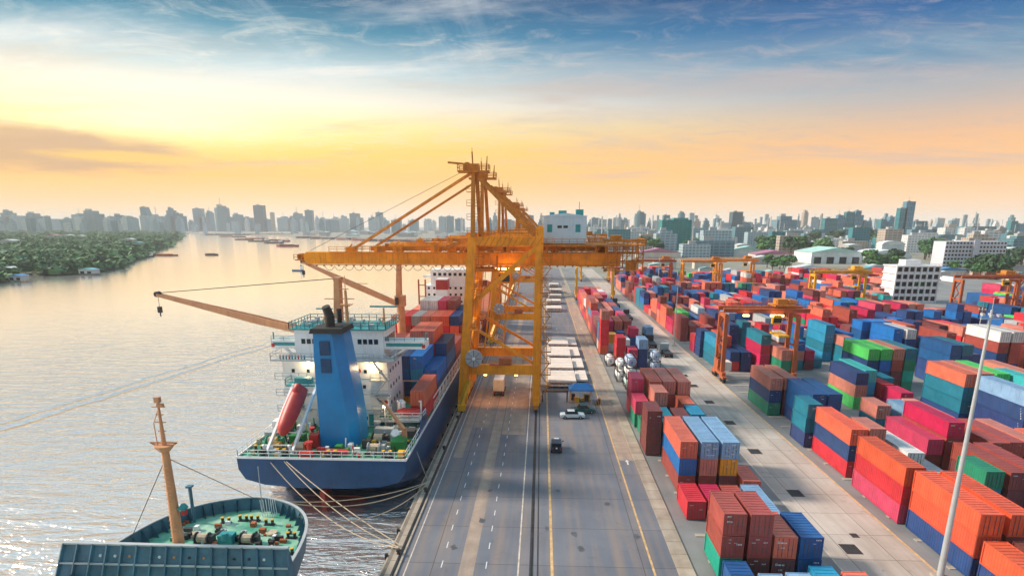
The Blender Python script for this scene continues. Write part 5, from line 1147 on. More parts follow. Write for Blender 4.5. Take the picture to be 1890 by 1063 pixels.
ship_crane(-36.7, 159.4, zd, 29.2, -61.8, 28.4, s1, 'beige')
# the ship ahead
SY2 = 216
s2 = root('cargo_ship', (SX, SY2+60, -3), 'farther cargo ship with white house and red funnel moored ahead of the blue ship', 'cargo ship')
loft([hullsec(SX-1, SY2+k, p) for k, p in sorted(PR.items())], 'hull', 'boot', s2, True, True, True)
deckpoly(SX-1, [(SY2+.06, 12.2), (SY2+96, 12.2), (SY2+118, 7.6), (SY2+126, 2.4)], zd-.12).build('deck', 'redorange', s2)
hs2 = MB().box(-43, -24, SY2+12, SY2+24, zd, 16).box(-41, -27, SY2+13, SY2+23, 16, 21.6).box(-44, -22.5, SY2+14, SY2+16, 18.6, 19.6).build('house', 'white', s2)
for z in (7, 9.6, 12.2, 14.6):
    for u in range(9): MB().box(-42+u*2.0, -41.2+u*2.0, SY2+11.94, SY2+11.997, z, z+.8).build('window', 'glass', hs2)
for u in range(7): MB().box(-40+u*1.9, -38.9+u*1.9, SY2+12.94, SY2+12.997, 19.4, 20.5).build('window', 'glass', hs2)
fn2 = MB().box(-37.5, -33.5, SY2+4, SY2+9, zd, 19).build('funnel', 'white', s2); MB().box(-37.6, -33.4, SY2+3.9, SY2+9.1, 15.2, 18.6).build('funnel_band', 'boatred', fn2)
q = MB().tube((-37.5, SY2+18, 21.6), (-37.5, SY2+18, 29), .35, 6, .15)
for z in (24, 25.6, 27.2): q.bar((-39.2, SY2+18, z), (-35.8, SY2+18, z), .2)
q.bar((-41, SY2+2, zd), (-41, SY2+2, 19), .5).bar((-43.4, SY2+2, zd), (-43.4, SY2+2, 19), .5)
for z in (9, 13, 17): q.bar((-43.4, SY2+2, z), (-41, SY2+2, z), .3)
q.build('mast', 'redorange', s2)
MB().tube((-28, SY2+30, zd), (-28, SY2+30, 24), 1.2, 12).bar((-28, SY2+30, 19), (-22, SY2+52, 23), 1.2, 1.2, .5, .5).build('deck_crane', 'yellow', s2)

# ---------------------------------------------------------------- bow of the near ship
BX = -32.6
s3 = root('moored_ship', (BX, 40, -3), 'slate blue ship bow with green foredeck and tall beige mast in the lower left', 'cargo ship')
zb = 7.1
def bowhalf(y, ztype):      # half breadth by distance from the stem
    d = 64.3-y
    top = 9.8*(1-math.exp(-d/4.6))**.62 if d > 0 else 0
    return top
ys = [20, 40, 46, 50, 53, 56, 58.5, 60.5, 62, 63.1, 63.8, 64.15, 64.3]
def sec(y, k):
    h_ = bowhalf(y, 0); d = 64.3-y; w1 = max(0, h_-1.2-1.8*math.exp(-d/8)); w2 = max(.0, w1-1.6); 
    rake = lambda z: -(zb-z)*.22*math.exp(-d/6)
    return [(h_, zb, 0), (h_-.08, 5.2, rake(5.2)), (w1, 1, rake(1)), (w2, -3.6, rake(-3.6))]
secs = []
for y in ys:
    p = sec(y, 0); secs.append([(BX-a_, y+r_, z) for a_, z, r_ in p]+[(BX+a_, y+r_, z) for a_, z, r_ in p[::-1]])
q = MB(); n_ = 8; vs = [v for s_ in secs for v in s_]
q.add(vs, [(i*n_+k, i*n_+k+1, (i+1)*n_+k+1, (i+1)*n_+k) for i in range(len(secs)-1) for k in range(n_-1) if k != 7]); smooth(q.build('hull', 'bowblue', s3), 40)
dz = 5.7
o = deckpoly(BX, [(y, max(0.02, bowhalf(y, 0)-.25)) for y in ys], dz).build('deck', 'foredeck', s3)
# bulwark inner skin with stanchions and a pale cap rail
q = MB(); cap = MB(); st_ = MB(); L_ = []
fine = [50+k*.6 for k in range(24)]+[64.0, 64.2, 64.3]; fine = [y for y in fine if y <= 64.3]
for s_ in (-1, 1):
    pts = [(BX+s_*bowhalf(y, 0), y) for y in fine]; ins = [(BX+s_*max(0, bowhalf(y, 0)-.22), y-.08) for y in fine]
    for (a0, b0), (a1, b1) in zip(pts[:-1], pts[1:]): cap.bar((a0, b0, zb+.05), (a1, b1, zb+.05), .3, .12)
    for (a0, b0), (a1, b1) in zip(ins[:-1], ins[1:]): q.quad((a0, b0, dz), (a1, b1, dz), (a1, b1, zb), (a0, b0, zb))
    # stanchions evenly by arc length
    acc = 0
    for (a0, b0), (a1, b1) in zip(ins[:-1], ins[1:]):
        acc += math.hypot(a1-a0, b1-b0)
        if acc > .85:
            acc = 0; cx_, cy_ = BX, 56; v = Vector((cx_-a1, cy_-b1, 0)).normalized(); st_ = MB(); st_.add([(a1, b1, zb-.05), (a1, b1, dz), (a1+v.x*.75, b1+v.y*.75, dz), (a1+v.x*.12, b1+v.y*.12, zb-.1)], [(0,1,2,3)]).add([(a1+.05, b1+.05, zb-.05), (a1+.05, b1+.05, dz), (a1+v.x*.75+.05, b1+v.y*.75+.05, dz), (a1+v.x*.12+.05, b1+v.y*.12+.05, zb-.1)], [(3,2,1,0)]).build('bulwark_stay', 'bowblue', s3)
q.build('bulwark_lining', 'bowblue', s3); cap.build('cap_rail', 'grey', s3); None
# breakwater / hatch front with stiffeners
bxa, bxb, by, bz = -43.4, -22.6, 49.0, 9.45
MB().add([(bxa, by, bz), (bxb, by, bz), (bxb+.9, by-2.2, 3.4), (bxa-.9, by-2.2, 3.4), (bxa, by+.12, bz), (bxb, by+.12, bz), (bxb+.9, by-2.08, 3.4), (bxa-.9, by-2.08, 3.4)], [(3,2,1,0), (4,5,6,7), (0,1,5,4), (1,2,6,5), (3,0,4,7)]).build('breakwater', 'bowblue', s3)
bw = s3.children[-1]
q = MB(); nst = 15
for k in range(nst+1):
    f_ = k/nst; x0 = bxa+(bxb-bxa)*f_; x1 = bxa-.9+(bxb-bxa+1.8)*f_
    q.bar((x0, by-.12, bz), (x1, by-2.32, 3.4), .14, .32)
q.build('stiffener', 'bowblue', bw)
MB().bar((bxa-.1, by, bz+.04), (bxb+.1, by, bz+.04), .4, .14).bar((bxa-.3, by-.75, bz-1.6), (bxb+.3, by-.75, bz-1.6), .16, .14).build('edge_rail', 'grey', bw)
rq = random.Random(2)
for k in range(nst):
    if rq.random() < .75: f_ = (k+.5)/nst; x0 = bxa+(bxb-bxa)*f_; MB().tube((x0, by-.45, bz-1.0), (x0, by-.32, bz-.95), .13, 8).build('lamp_socket', rq.choice(('white', 'steel', 'beige')), bw)
MB().add([(bxb, by, bz), (bxb+.9, by-2.2, 3.4), (bxb+.5, by+.5, dz), (bxb, by+.2, bz)], [(0,1,2,3)]).build('side_wing', 'bowblue', bw)
# mast
mx, my = -33.3, 50.0
ms = MB().tube((mx, my, dz), (mx, my, 9), .56, 14, .50).tube((mx, my, 9), (mx, my, 18.4), .50, 14, .33).tube((mx, my, 18.4), (mx, my, 22.8), .22, 10, .09).build('mast', 'beige', s3)
# a light mast head platform and yards
MB().tube((mx, my, 18.2), (mx, my, 18.7), .45, 12, .85).tube((mx, my, 18.7), (mx, my, 18.8), .85, 12).bar((mx-1.2, my, 19.0), (mx+1.2, my, 19.0), .12).bar((mx-1.2, my, 19), (mx, my, 18.3), .12).bar((mx+1.2, my, 19), (mx, my, 18.3), .12).build('crosstree', 'beige', ms)
q = MB()
for z, w_ in ((20.1, .35), (20.9, .5), (21.6, .35), (22.3, .6)): q.bar((mx-w_, my, z), (mx+w_, my, z), .08)
q.box(mx-.1, mx+.45, my-.15, my+.15, 22.3, 22.6).path([(mx-.6, my, 18.8), (mx-.65, my, 20.8), (mx-.1, my, 22.0)], .045).box(mx-.22, mx+.22, my-.2, my+.2, 22.7, 23.2)
q.build('yard', 'beige', ms)
MB().box(mx+.5, mx+1.2, my-.3, my+.3, 12.6, 12.8).tube((mx+.95, my, 12.8), (mx+.95, my, 13.1), .4, 12, .2).build('searchlight', 'teal', ms); MB().tube((mx+.95, my, 12.1), (mx+.95, my, 12.6), .28, 10).build('horn', 'boatred', ms)
q = MB()
for k in range(26): z = 6.2+k*.42; q.bar((mx-.3, my-.62+.008*k, z), (mx+.3, my-.62+.008*k, z), .04)
q.build('ladder', 'beige', ms)
for tgt in ((BX+.2, 63.6, 7.2), (-40, 52, 7.1)): MB().bar((mx, my, 17.6), tgt, .05).build('stay_wire', 'steel', ms)
# foredeck machinery
for x, y, s_ in ((-34.6, 56.2, .95), (-29.9, 56.3, .95)): winch(x, y, dz, s3, 'steel', s_)
MB().cbox((-32.3, 56.4, dz+.5), (1.5, 1.1, 1.0)).tube((-32.3, 56.0, dz+.5), (-32.3, 56.0, dz+1.3), .35, 10).build('windlass_gear', 'teal', s3)
for x, y in ((-34.6, 60.6), (-32.9, 61.2), (-31.6, 61.2), (-29.6, 60.4), (-26.0, 57.6), (-25.0, 54.4)): bitts(x, y, dz, s3, 'steel', .72)
for x, y in ((-33.6, 58.2), (-31.3, 58.0)): MB().tube((x, y, dz), (x, y, dz+.5), .3, 10).build('chain_pipe', 'grey', s3); MB().bar((x, y, dz+.45), (x+.3*(1 if x > -32 else -1), y-1.8, dz+.6), .2).build('anchor_chain', 'steel', s3)
for k in range(7): MB().bar((-31.2+.28*k, 62.3, dz), (-31.4+.28*k, 62.7-.1*abs(k-3), dz+2.0), .06).build('stanchion', 'white', s3)
MB().tube((-31.6, 63.2, dz), (-31.6, 63.2, 11.4), .05, 6).build('jackstaff', 'grey', s3)
MB().tube((-38.2, 60.6, 5.2), (-38.2, 60.6, 9.9), .16, 8, .2).box(-38.5, -37.9, 60.3, 60.9, 9.9, 10.1).build('vent_post', 'bowblue', s3)
rq = random.Random(9)
for k in range(14): x, y = rq.uniform(-39, -26), rq.uniform(53, 59); MB().tube((x, y, dz), (x, y, dz+rq.uniform(.25, .6)), rq.uniform(.1, .28), 8).build('deck_vent', rq.choice(('grey', 'steel', 'deck', 'white')), s3)
for c_ in ('steel', 'white', 'redorange', 'soot'):
    q = MB()
    for k in range(16): x, y = rq.uniform(-39, -26), rq.uniform(52.5, 60.5); s_ = rq.uniform(.1, .3); q.cbox((x, y, dz+s_), (s_*rq.uniform(1, 4), s_*rq.uniform(1, 3), 2*s_))
    q.build('deck_clutter', c_, s3, kind='stuff')
for x, y in ((-28.5, 58.4), (-36.6, 57.6)): MB().tube((x, y, dz), (x, y, dz+.25), .6, 14).build('rope_coil', 'rope', s3)

# ---------------------------------------------------------------- mooring ropes
def rope(p, q_, sag, label, r=.07):
    pts = []; p, q_ = Vector(p), Vector(q_)
    for k in range(17): f_ = k/16; v = p.lerp(q_, f_); v.z -= sag*4*f_*(1-f_); pts.append(v)
    MB().path(pts, r, 5).build('mooring_rope', 'rope', origin=p, label=label, category='mooring rope', group='mooring ropes between ships and quay')
bl1 = (-16.5, 64.5, .5); bl2 = (-16.5, 82.0, .5)
rope((-38.6, 81.1, 4.6), (-16.6, 65.2, .5), 2.6, 'leftmost long mooring rope from the blue stern down to the near quay bollard')
rope((-36.6, 81.1, 4.8), (-16.6, 65.4, .5), 1.6, 'middle long mooring rope from the blue stern down to the near quay bollard')
rope((-36.3, 81.1, 4.8), (-16.4, 65.6, .6), .5, 'tautest long mooring rope from the blue stern down to the near quay bollard')
rope((-22.2, 81.1, 4.6), (-38, 68, -3.2), 0, 'thin rope hanging from the blue stern into the water') if False else None
rope((-31.0, 63.9, 6.9), (-16.6, 84.6, .5), 1.2, 'upper mooring rope from the green foredeck to the far quay bollard')
rope((-29.5, 63.7, 6.9), (-16.6, 84.6, .5), 1.9, 'middle mooring rope from the green foredeck to the far quay bollard')
rope((-26.2, 60.2, 6.9), (-16.6, 83.9, .4), 2.6, 'lowest mooring rope from the green foredeck to the far quay bollard')
rope((-19.6, 90, 4.8), (-16.9, 86, .4), .3, 'short dark mooring rope at the blue ship starboard quarter', .05)
HAZE = 0.000085
# ================================================================ trees
def leafmat(name, c, c2):
    m, t, b = newmat(name); n = t.nodes; l = t.links
    g = n.new('ShaderNodeNewGeometry'); nz = n.new('ShaderNodeTexNoise'); l.new(g.outputs['Position'], nz.inputs['Vector']); nz.inputs['Scale'].default_value = .09; nz.inputs['Detail'].default_value = 6
    rp = n.new('ShaderNodeValToRGB'); l.new(nz.outputs[0], rp.inputs[0]); rp.color_ramp.elements[0].position = .35; rp.color_ramp.elements[1].position = .66
    rp.color_ramp.elements[0].color = lin(c); rp.color_ramp.elements[1].color = lin(c2); l.new(rp.outputs[0], b.inputs['Base Color']); b.inputs['Roughness'].default_value = .8
    return m
M['leaf'] = leafmat('foliage', (.02, .105, .045), (.10, .23, .06)); M['leafd'] = leafmat('dark_foliage', (.018, .06, .035), (.05, .115, .045))
def crown(rng, n_, rx, rz, z0, sz):
    q = MB(); lobes = [(Vector((rng.uniform(-.5, .5)*rx, rng.uniform(-.5, .5)*rx, z0+rng.uniform(.25, .8)*rz*1.6)), rng.uniform(.4, .62)) for _ in range(6)]
    for k in range(n_):
        c, f_ = rng.choice(lobes); d = Vector((rng.gauss(0, 1), rng.gauss(0, 1), rng.gauss(0, 1)*.8+.15)).normalized()
        p = c+Vector((d.x*rx, d.y*rx, d.z*rz))*f_*rng.uniform(.65, 1.05); s_ = sz*rng.uniform(.6, 1.3)
        u = Vector((rng.gauss(0, 1), rng.gauss(0, 1), rng.gauss(0, .6))).normalized(); v = d.cross(u).normalized()
        if v.length < .1: continue
        u = (u+d*.3).normalized(); q.quad(p-u*s_-v*s_*.5, p+u*s_*.9-v*s_*.4, p+u*s_*.5+v*s_*.8, p-u*s_*.7+v*s_*.7)
    return q
TP = []
for i in range(5):
    rng = random.Random(40+i); e = root('tree', (0, 0, -1000), '', 'tree'); h_ = 4.2
    tq = MB().tube((0, 0, -1000), (.15, .1, -1000+h_), .35, 7, .2)
    for k in range(5): a_ = rng.uniform(0, 6.28); tq.tube((.12, .08, -1000+h_*rng.uniform(.6, 1)), (2.2*math.cos(a_), 2.2*math.sin(a_), -1000+h_+rng.uniform(1.2, 3)), .14, 5, .05)
    tq.build('trunk', 'trunk', e)
    cq = crown(rng, 620, 4.6, 3.4, h_-1000, .62); cq.build('crown', 'leafd' if i % 2 else 'leaf', e); TP.append(e)
firstused = set()
def tree(x, y, s_, label, group, i=None, z=0):
    i = random.randrange(5) if i is None else i
    if i not in firstused: firstused.add(i); c = TP[i]; c['label'] = label; c['group'] = group
    else: c = clone(TP[i]); c['label'] = label; c['group'] = group
    c.location = (x, y, z); c.scale = (s_*random.uniform(.9, 1.15), s_*random.uniform(.9, 1.15), s_*random.uniform(.85, 1.1)); c.rotation_euler.z = random.uniform(0, 6.28)
    return c
# ================================================================ left bank
lb_px = [(-160, 560), (0, 517), (60, 507), (110, 508), (150, 505), (205, 496), (232, 482), (262, 475), (300, 458), (322, 446), (331, 436), (329, 431), (310, 429)]
lbp = [onz(px, py, -3) for px, py in lb_px]
poly = lbp+[(-8900, 5200), (-8900, 200)]
struct(MB().add([(x, y, -1.6) for x, y in poly], [tuple(range(len(poly)))]).build('river_bank_ground', 'bank'))
q = MB()
for (ax_, ay_), (bx_, by_) in zip(lbp[:-1], lbp[1:]): q.quad((ax_+2, ay_-4, -5), (bx_+2, by_-4, -5), (bx_, by_, -1.6), (ax_, ay_, -1.6))
struct(q.build('muddy_shore', 'bank'))
def inside(x, y, P_):
    c = False; j = len(P_)-1
    for i in range(len(P_)):
        if (P_[i][1] > y) != (P_[j][1] > y) and x < (P_[j][0]-P_[i][0])*(y-P_[i][1])/(P_[j][1]-P_[i][1])+P_[i][0]: c = not c
        j = i
    return c
houses = []     # clearings with roofs
rl = random.Random(21)
def clump(q, rng, x, y, z, r, h_):       # a low lumpy canopy made of tilted leaf clumps
    n_ = 42
    for k in range(n_):
        a_ = rng.uniform(0, 6.28); rr_ = r*math.sqrt(rng.random()); zz = z+h_*(1-.55*(rr_/r)**2)*rng.uniform(.72, 1.08); s_ = r*rng.uniform(.10, .24)
        c = Vector((x+rr_*math.cos(a_), y+rr_*math.sin(a_), zz)); t1 = Vector((1, 0, rng.uniform(-.7, .7)))*s_; t2 = Vector((0, 1, rng.uniform(-.7, .7)))*s_
        q.quad(c-t1-t2*.6, c+t1-t2, c+t1*.8+t2, c-t1*.9+t2*.8)
    for k in range(7):                    # skirt of leaves down to the ground
        a_ = k*.9+rng.random(); c = Vector((x+r*.85*math.cos(a_), y+r*.85*math.sin(a_), z+h_*.32)); s_ = h_*.38
        t1 = Vector((-math.sin(a_), math.cos(a_), 0))*s_; q.quad(c-t1-Vector((0, 0, s_)), c+t1-Vector((0, 0, s_)), c+t1*.7+Vector((0, 0, s_)), c-t1*.8+Vector((0, 0, s_)))
hs_px = [(20, 500, 12), (45, 484, 16), (82, 494, 14), (95, 482, 14), (130, 496, 13), (150, 484, 16), (70, 470, 18), (108, 468, 20), (165, 503, 12), (228, 473, 10), (256, 470, 9), (100, 440, 34), (128, 440, 26), (150, 441, 22), (240, 449, 22), (256, 457, 16), (190, 470, 12), (10, 470, 18), (35, 515, 10), (20, 452, 26), (290, 455, 10), (64, 438, 8)]
hpos = [(onz(px, py, -1)+(w_,)) for px, py, w_ in hs_px]
q = MB()
n_done = 0
for k in range(26000):
    Y = 430+(3400)*(rl.random()**1.7); x0_ = -.95*Y; X = rl.uniform(x0_, -.40*Y)
    if not inside(X, Y, poly): continue
    r = rl.uniform(5, 10)*(1+Y/1400)
    if any(abs(X-hx) < w_*.6+r*.6 and -Y*.17 < Y-hy < 6 for hx, hy, w_ in hpos): continue
    if n_done > 5200: break
    n_done += 1; clump(q, rl, X, Y, -1.6, r, rl.uniform(3, 6.5)*(1.5 if rl.random() < .08 else 1))
q.build('riverside_forest', 'leaf', kind='stuff', label='dense green forest covering the left river bank', category='forest')
M['leafl'] = leafmat('light_foliage', (.05, .11, .03), (.12, .20, .05))
for k in range(70):
    f_ = rl.random()*(len(lbp)-3); i = int(f_); u = f_-i; (ax_, ay_), (bx_, by_) = lbp[i], lbp[i+1]
    x, y = ax_+(bx_-ax_)*u-rl.uniform(2, 12), ay_+(by_-ay_)*u+rl.uniform(2, 12)
    tree(x, y, rl.uniform(.55, 1.1)*(1+max(0, y-600)/2500), 'one of the rounded green trees standing along the left river shore', 'trees along the left shore', z=-1.7)
cm = [('white_sheet_roof', (.70, .74, .76)), ('teal_sheet_roof', (.16, .45, .50)), ('blue_sheet_roof', (.06, .25, .50)), ('rust_roof', (.38, .20, .16)), ('grey_roof', (.40, .42, .42)), ('cream_wall', (.62, .58, .52)), ('magenta_roof', (.42, .16, .26)), ('mint_roof', (.42, .66, .62)), ('pale_roof', (.62, .68, .70))]
for nm, c in cm: M[nm] = mat(nm, c, .55, var=.2, scale=.15, streak=.15)
def hall(x, y, w_, d, h_, roofm, wallm, label, cat='warehouse', name='warehouse', group=None, base=0, arch=False, doors=0):
    e = root(name, (x, y, base), label, cat, group)
    wl = MB().box(x-w_/2, x+w_/2, y-d/2, y+d/2, base, base+h_).build('wall', wallm, e)
    rise = w_*.10; q = MB()
    if arch:
        prof_ = [(-w_/2-.5, 0)]+[(-w_/2*math.cos(math.pi*k/8), w_*.16*math.sin(math.pi*k/8)) for k in range(1, 8)]+[(w_/2+.5, 0)]
    else: prof_ = [(-w_/2-.6, 0), (0, rise), (w_/2+.6, 0)]
    vs = [(x+u, y-d/2-.5, base+h_+v+.05) for u, v in prof_]+[(x+u, y+d/2+.5, base+h_+v+.05) for u, v in prof_]; k_ = len(prof_)
    q.add(vs, [(i, i+1, k_+i+1, k_+i) for i in range(k_-1)]+[tuple(range(k_))[::-1], tuple(range(k_, 2*k_)), (0, k_, 2*k_-1, k_-1)])
    q.build('roof', roofm, e)
    for i in range(doors):
        xx = x-w_/2+(i+.5)*w_/doors; MB().box(xx-w_/doors*.28, xx+w_/doors*.28, y-d/2-.12, y-d/2-.01, base, base+h_*.6).build('door', 'glass', e)
    return e
for i, ((px, py, w_), (hx, hy, _)) in enumerate(zip(hs_px, hpos)):
    far_ = py < 460
    rf = ['white_sheet_roof', 'teal_sheet_roof', 'pale_roof', 'white_sheet_roof', 'blue_sheet_roof', 'white_sheet_roof', 'pale_roof'][i % 7] if not 11 <= i <= 13 else ['rust_roof', 'white_sheet_roof', 'white_sheet_roof'][i-11]
    hall(hx, hy, w_, w_*.7, 3.2 if not far_ else 9, rf, 'grey_roof', '%s riverside building among left bank trees %s' % (rf.replace('_', ' ').replace('sheet ', '').replace(' roof', ' roofed'), ['far left by the shore', 'left, third row of roofs', 'left of centre near shore', 'left, behind the near roofs', 'beside the blue roof', 'mid bank, widest white', 'upper left', 'upper left beside another', 'small at shore bend', 'near the jetty', 'next to the jetty', 'long rust building', 'white one right of the rust building', 'second white right of rust building', 'far right slope', 'right by the water', 'middle of the bank', 'left edge', 'lowest left corner', 'left edge far', 'at the river point', 'far small tower like'][i]), 'building', 'riverside_building', 'buildings on the left bank', -1.6, doors=2 if not far_ else 0)
# jetty and boats
def boat(x, y, L, Wd, label, hullm='boot', rz=90, house=True, cat='barge', group='boats and barges on the river', deckm='dkorange', hh=1.6, cargo=None):
    e = root('river_boat', (x, y, -3), label, cat, group, R(rz)); X, Y = x, y
    secs = []
    for f_, w_, dz_ in ((-.5, .75, .2), (-.42, 1, 0), (.32, 1, 0), (.44, .7, .25), (.5, .12, .6)):
        yy = Y+f_*L; h_ = Wd/2*w_; secs.append([(X-h_, yy, -3+hh+dz_), (X-h_*.85, yy, -3.3), (X+h_*.85, yy, -3.3), (X+h_, yy, -3+hh+dz_)])
    loft(secs, 'hull', hullm, e, True, True)
    n_ = 5; vs = [(s_[0][0]+.1, s_[0][1], s_[0][2]-.15) for s_ in secs]+[(s_[3][0]-.1, s_[3][1], s_[3][2]-.15) for s_ in secs]
    MB().add(vs, [(k, n_+k, n_+k+1, k+1) for k in range(n_-1)]).build('deck', deckm, e)
    if cargo: MB().box(X-Wd*.34, X+Wd*.34, Y-L*.3, Y+L*.3, -3+hh-.2, -3+hh+1.0).build('hatch_cover', cargo, e)
    if house:
        hq = MB().box(X-Wd*.3, X+Wd*.3, Y-L*.44, Y-L*.28, -3+hh, -3+hh+2.8).box(X-Wd*.22, X+Wd*.22, Y-L*.42, Y-L*.32, -3+hh+2.8, -3+hh+4.6).build('cabin', 'white', e)
        MB().box(X-Wd*.225, X+Wd*.225, Y-L*.423, Y-L*.317, -3+hh+3.4, -3+hh+4.1).build('window', 'glass', hq); MB().tube((X, Y-L*.36, -3+hh+4.6), (X, Y-L*.36, -3+hh+8), .12, 5).build('mast', 'steel', e)
    return e
x, y = onz(390, 471, -3); boat(x, y, 19, 6.5, 'lone brown barge in mid river', 'soot', 82, False, cargo='rust_roof')
x, y = onz(549, 500, -3); boat(x, y, 11, 3.4, 'small blue and white boat below the tip of the quay crane boom', 'hull', 80, True, cat='boat', deckm='white', hh=1.1)
x, y = onz(305, 472, -3); boat(x, y, 34, 7, 'long low barge against the left bank', 'boot', 88, False, cargo='dkorange')
x, y = onz(272, 474, -3); boat(x, y, 16, 6, 'shorter barge tied at the left bank jetty', 'soot', 85, True)
rb_ = random.Random(6)
cl = [(417, 437, 46, 'flat barge at the left end of the far barge raft'), (450, 443, 60, 'dark barge in the middle of the far raft'), (470, 441, 60, 'barge with white cabin amid the far raft'), (478, 446, 56, 'front barge of the far raft'), (505, 449, 46, 'tug crowded with cabins right of the barge raft'), (530, 455, 44, 'long low barge nearest in the far raft'), (500, 444, 50, 'barge behind the tug of the far raft'), (520, 446, 40, 'barge right of the far raft tug'), (440, 438, 50, 'hindmost barge of the far raft')]
for i, (px, py, L_, lb_) in enumerate(cl): x, y = onz(px, py, -3); boat(x, y, L_, 14, lb_, rb_.choice(('soot', 'steel', 'boot')), 84+rb_.uniform(-8, 8), i in (2, 3, 4, 7), hh=3, cargo=rb_.choice(('steel', 'rust_roof', None, 'grey_roof')))
for i in range(18):
    px = 560+i*15+rb_.uniform(-4, 4); py = 437+(px-560)*.035+rb_.uniform(0, 2); x, y = onz(px, py+1.5, -3)
    boat(x, y, rb_.uniform(40, 75), 16, 'one of the low barges moored along the far river bank', rb_.choice(('soot', 'steel', 'rust_roof', 'boot')), 80+rb_.uniform(-10, 10), rb_.random() < .4, group='barges along the far bank', hh=4, cargo=rb_.choice(('steel', 'rust_roof', 'grey_roof')))
for i in range(9):
    px = 390+i*17; x, y = onz(px, 434, -3); boat(x, y, rb_.uniform(40, 80), 18, 'one of the tiny dark boats beneath the left skyline', 'steel', 84, rb_.random() < .4, group='boats beneath the left skyline', hh=5)

# ================================================================ city
def bmat(name, c, bw, bh, dark=.45, rough=.45, glassy=False):
    m, t, b = newmat(name); n = t.nodes; l = t.links
    tcn = n.new('ShaderNodeTexCoord'); sp = n.new('ShaderNodeSeparateXYZ'); l.new(tcn.outputs['Object'], sp.inputs[0])
    ad = n.new('ShaderNodeMath'); ad.operation = 'ADD'; l.new(sp.outputs[0], ad.inputs[0]); l.new(sp.outputs[1], ad.inputs[1])
    cb = n.new('ShaderNodeCombineXYZ'); l.new(ad.outputs[0], cb.inputs[0]); l.new(sp.outputs[2], cb.inputs[1])
    bk = n.new('ShaderNodeTexBrick'); bk.offset = 0; l.new(cb.outputs[0], bk.inputs['Vector']); bk.inputs['Scale'].default_value = 1; bk.inputs['Brick Width'].default_value = bw; bk.inputs['Row Height'].default_value = bh; bk.inputs['Mortar Size'].default_value = min(bw, bh)*.22
    k = lin(c); bk.inputs['Mortar'].default_value = k; bk.inputs['Color1'].default_value = tuple(q_*dark for q_ in k[:3])+(1,); bk.inputs['Color2'].default_value = tuple(q_*(dark+.2) for q_ in k[:3])+(1,)
    l.new(bk.outputs['Color'], b.inputs['Base Color']); b.inputs['Roughness'].default_value = rough
    return m
BM = {}
for nm, c in dict(slate=(.08,.22,.28), teal=(.03,.22,.27), pale=(.36,.49,.56), sand=(.46,.40,.35), blue=(.10,.27,.38), dark=(.04,.11,.15), green=(.03,.28,.25), mid=(.15,.29,.37), white=(.68,.70,.72)).items():
    for v, (bw, bh) in enumerate(((4.2, 3.5), (7, 3.6), (3.4, 11))): BM[nm, v] = bmat('facade_%s_%s' % (nm, ['small_windows', 'wide_windows', 'tall_fins'][v]), c, bw, bh)
def tower(px0, px1, ptop, D, c, v, label, shape=0, dep=None, group=None, name='tower_block', cat='building', base=-1):
    x0, _ = at(px0, 415, D); x1, zt = at(px1, ptop, D); w_ = x1-x0; d = dep or w_*random.uniform(.7, 1.2); cx_ = (x0+x1)/2; cy_ = D+d/2
    e = root(name, (cx_, cy_, base), label, cat, group); m = BM[c, v]; q = MB(); h_ = zt-base
    if shape == 0: q.box(x0, x1, D, D+d, base, zt)
    elif shape == 1: q.box(x0, x1, D, D+d, base, base+h_*.86); q.box(x0+w_*.2, x1-w_*.2, D+d*.2, D+d*.8, base+h_*.86, zt)
    elif shape == 2: q.box(x0, x1, D, D+d, base, base+h_*.72); q.box(x0+w_*.12, x1-w_*.1, D+.1*d, D+d*.9, base+h_*.72, base+h_*.9); q.box(x0+w_*.3, x1-w_*.35, D+.2*d, D+d*.8, base+h_*.9, zt)
    elif shape == 3: n_ = 14; q.prism([(cx_+w_/2*math.cos(2*math.pi*k/n_), cy_+d/2*math.sin(2*math.pi*k/n_)) for k in range(n_)], base, base+h_*.93); q.prism([(cx_+w_/3*math.cos(2*math.pi*k/n_), cy_+d/3*math.sin(2*math.pi*k/n_)) for k in range(n_)], base+h_*.93, zt)
    elif shape == 4: q.add([(x0,D,base),(x1,D,base),(x1,D+d,base),(x0,D+d,base),(x0,D,zt),(x0+w_*.55,D,zt),(x0+w_*.55,D+d,zt),(x0,D+d,zt),(x1,D,base+h_*.5),(x1,D+d,base+h_*.5)], [(0,1,8,5,4), (3,7,6,9,2), (4,5,6,7), (5,8,9,6), (1,2,9,8), (0,4,7,3)])
    q.build('facade', m, e)
    r_ = MB().box(x0+w_*.25, x0+w_*.5, D+d*.3, D+d*.6, zt, zt+w_*.12) if shape != 4 else MB().box(x0+w_*.1, x0+w_*.3, D+d*.3, D+d*.6, zt, zt+w_*.1)
    if random.random() < .3: r_.tube((x0+w_*.4, D+d*.5, zt), (x0+w_*.4, D+d*.5, zt+w_*.6), w_*.02, 4)
    r_.build('roof_plant', 'grey_roof', e)
    return e
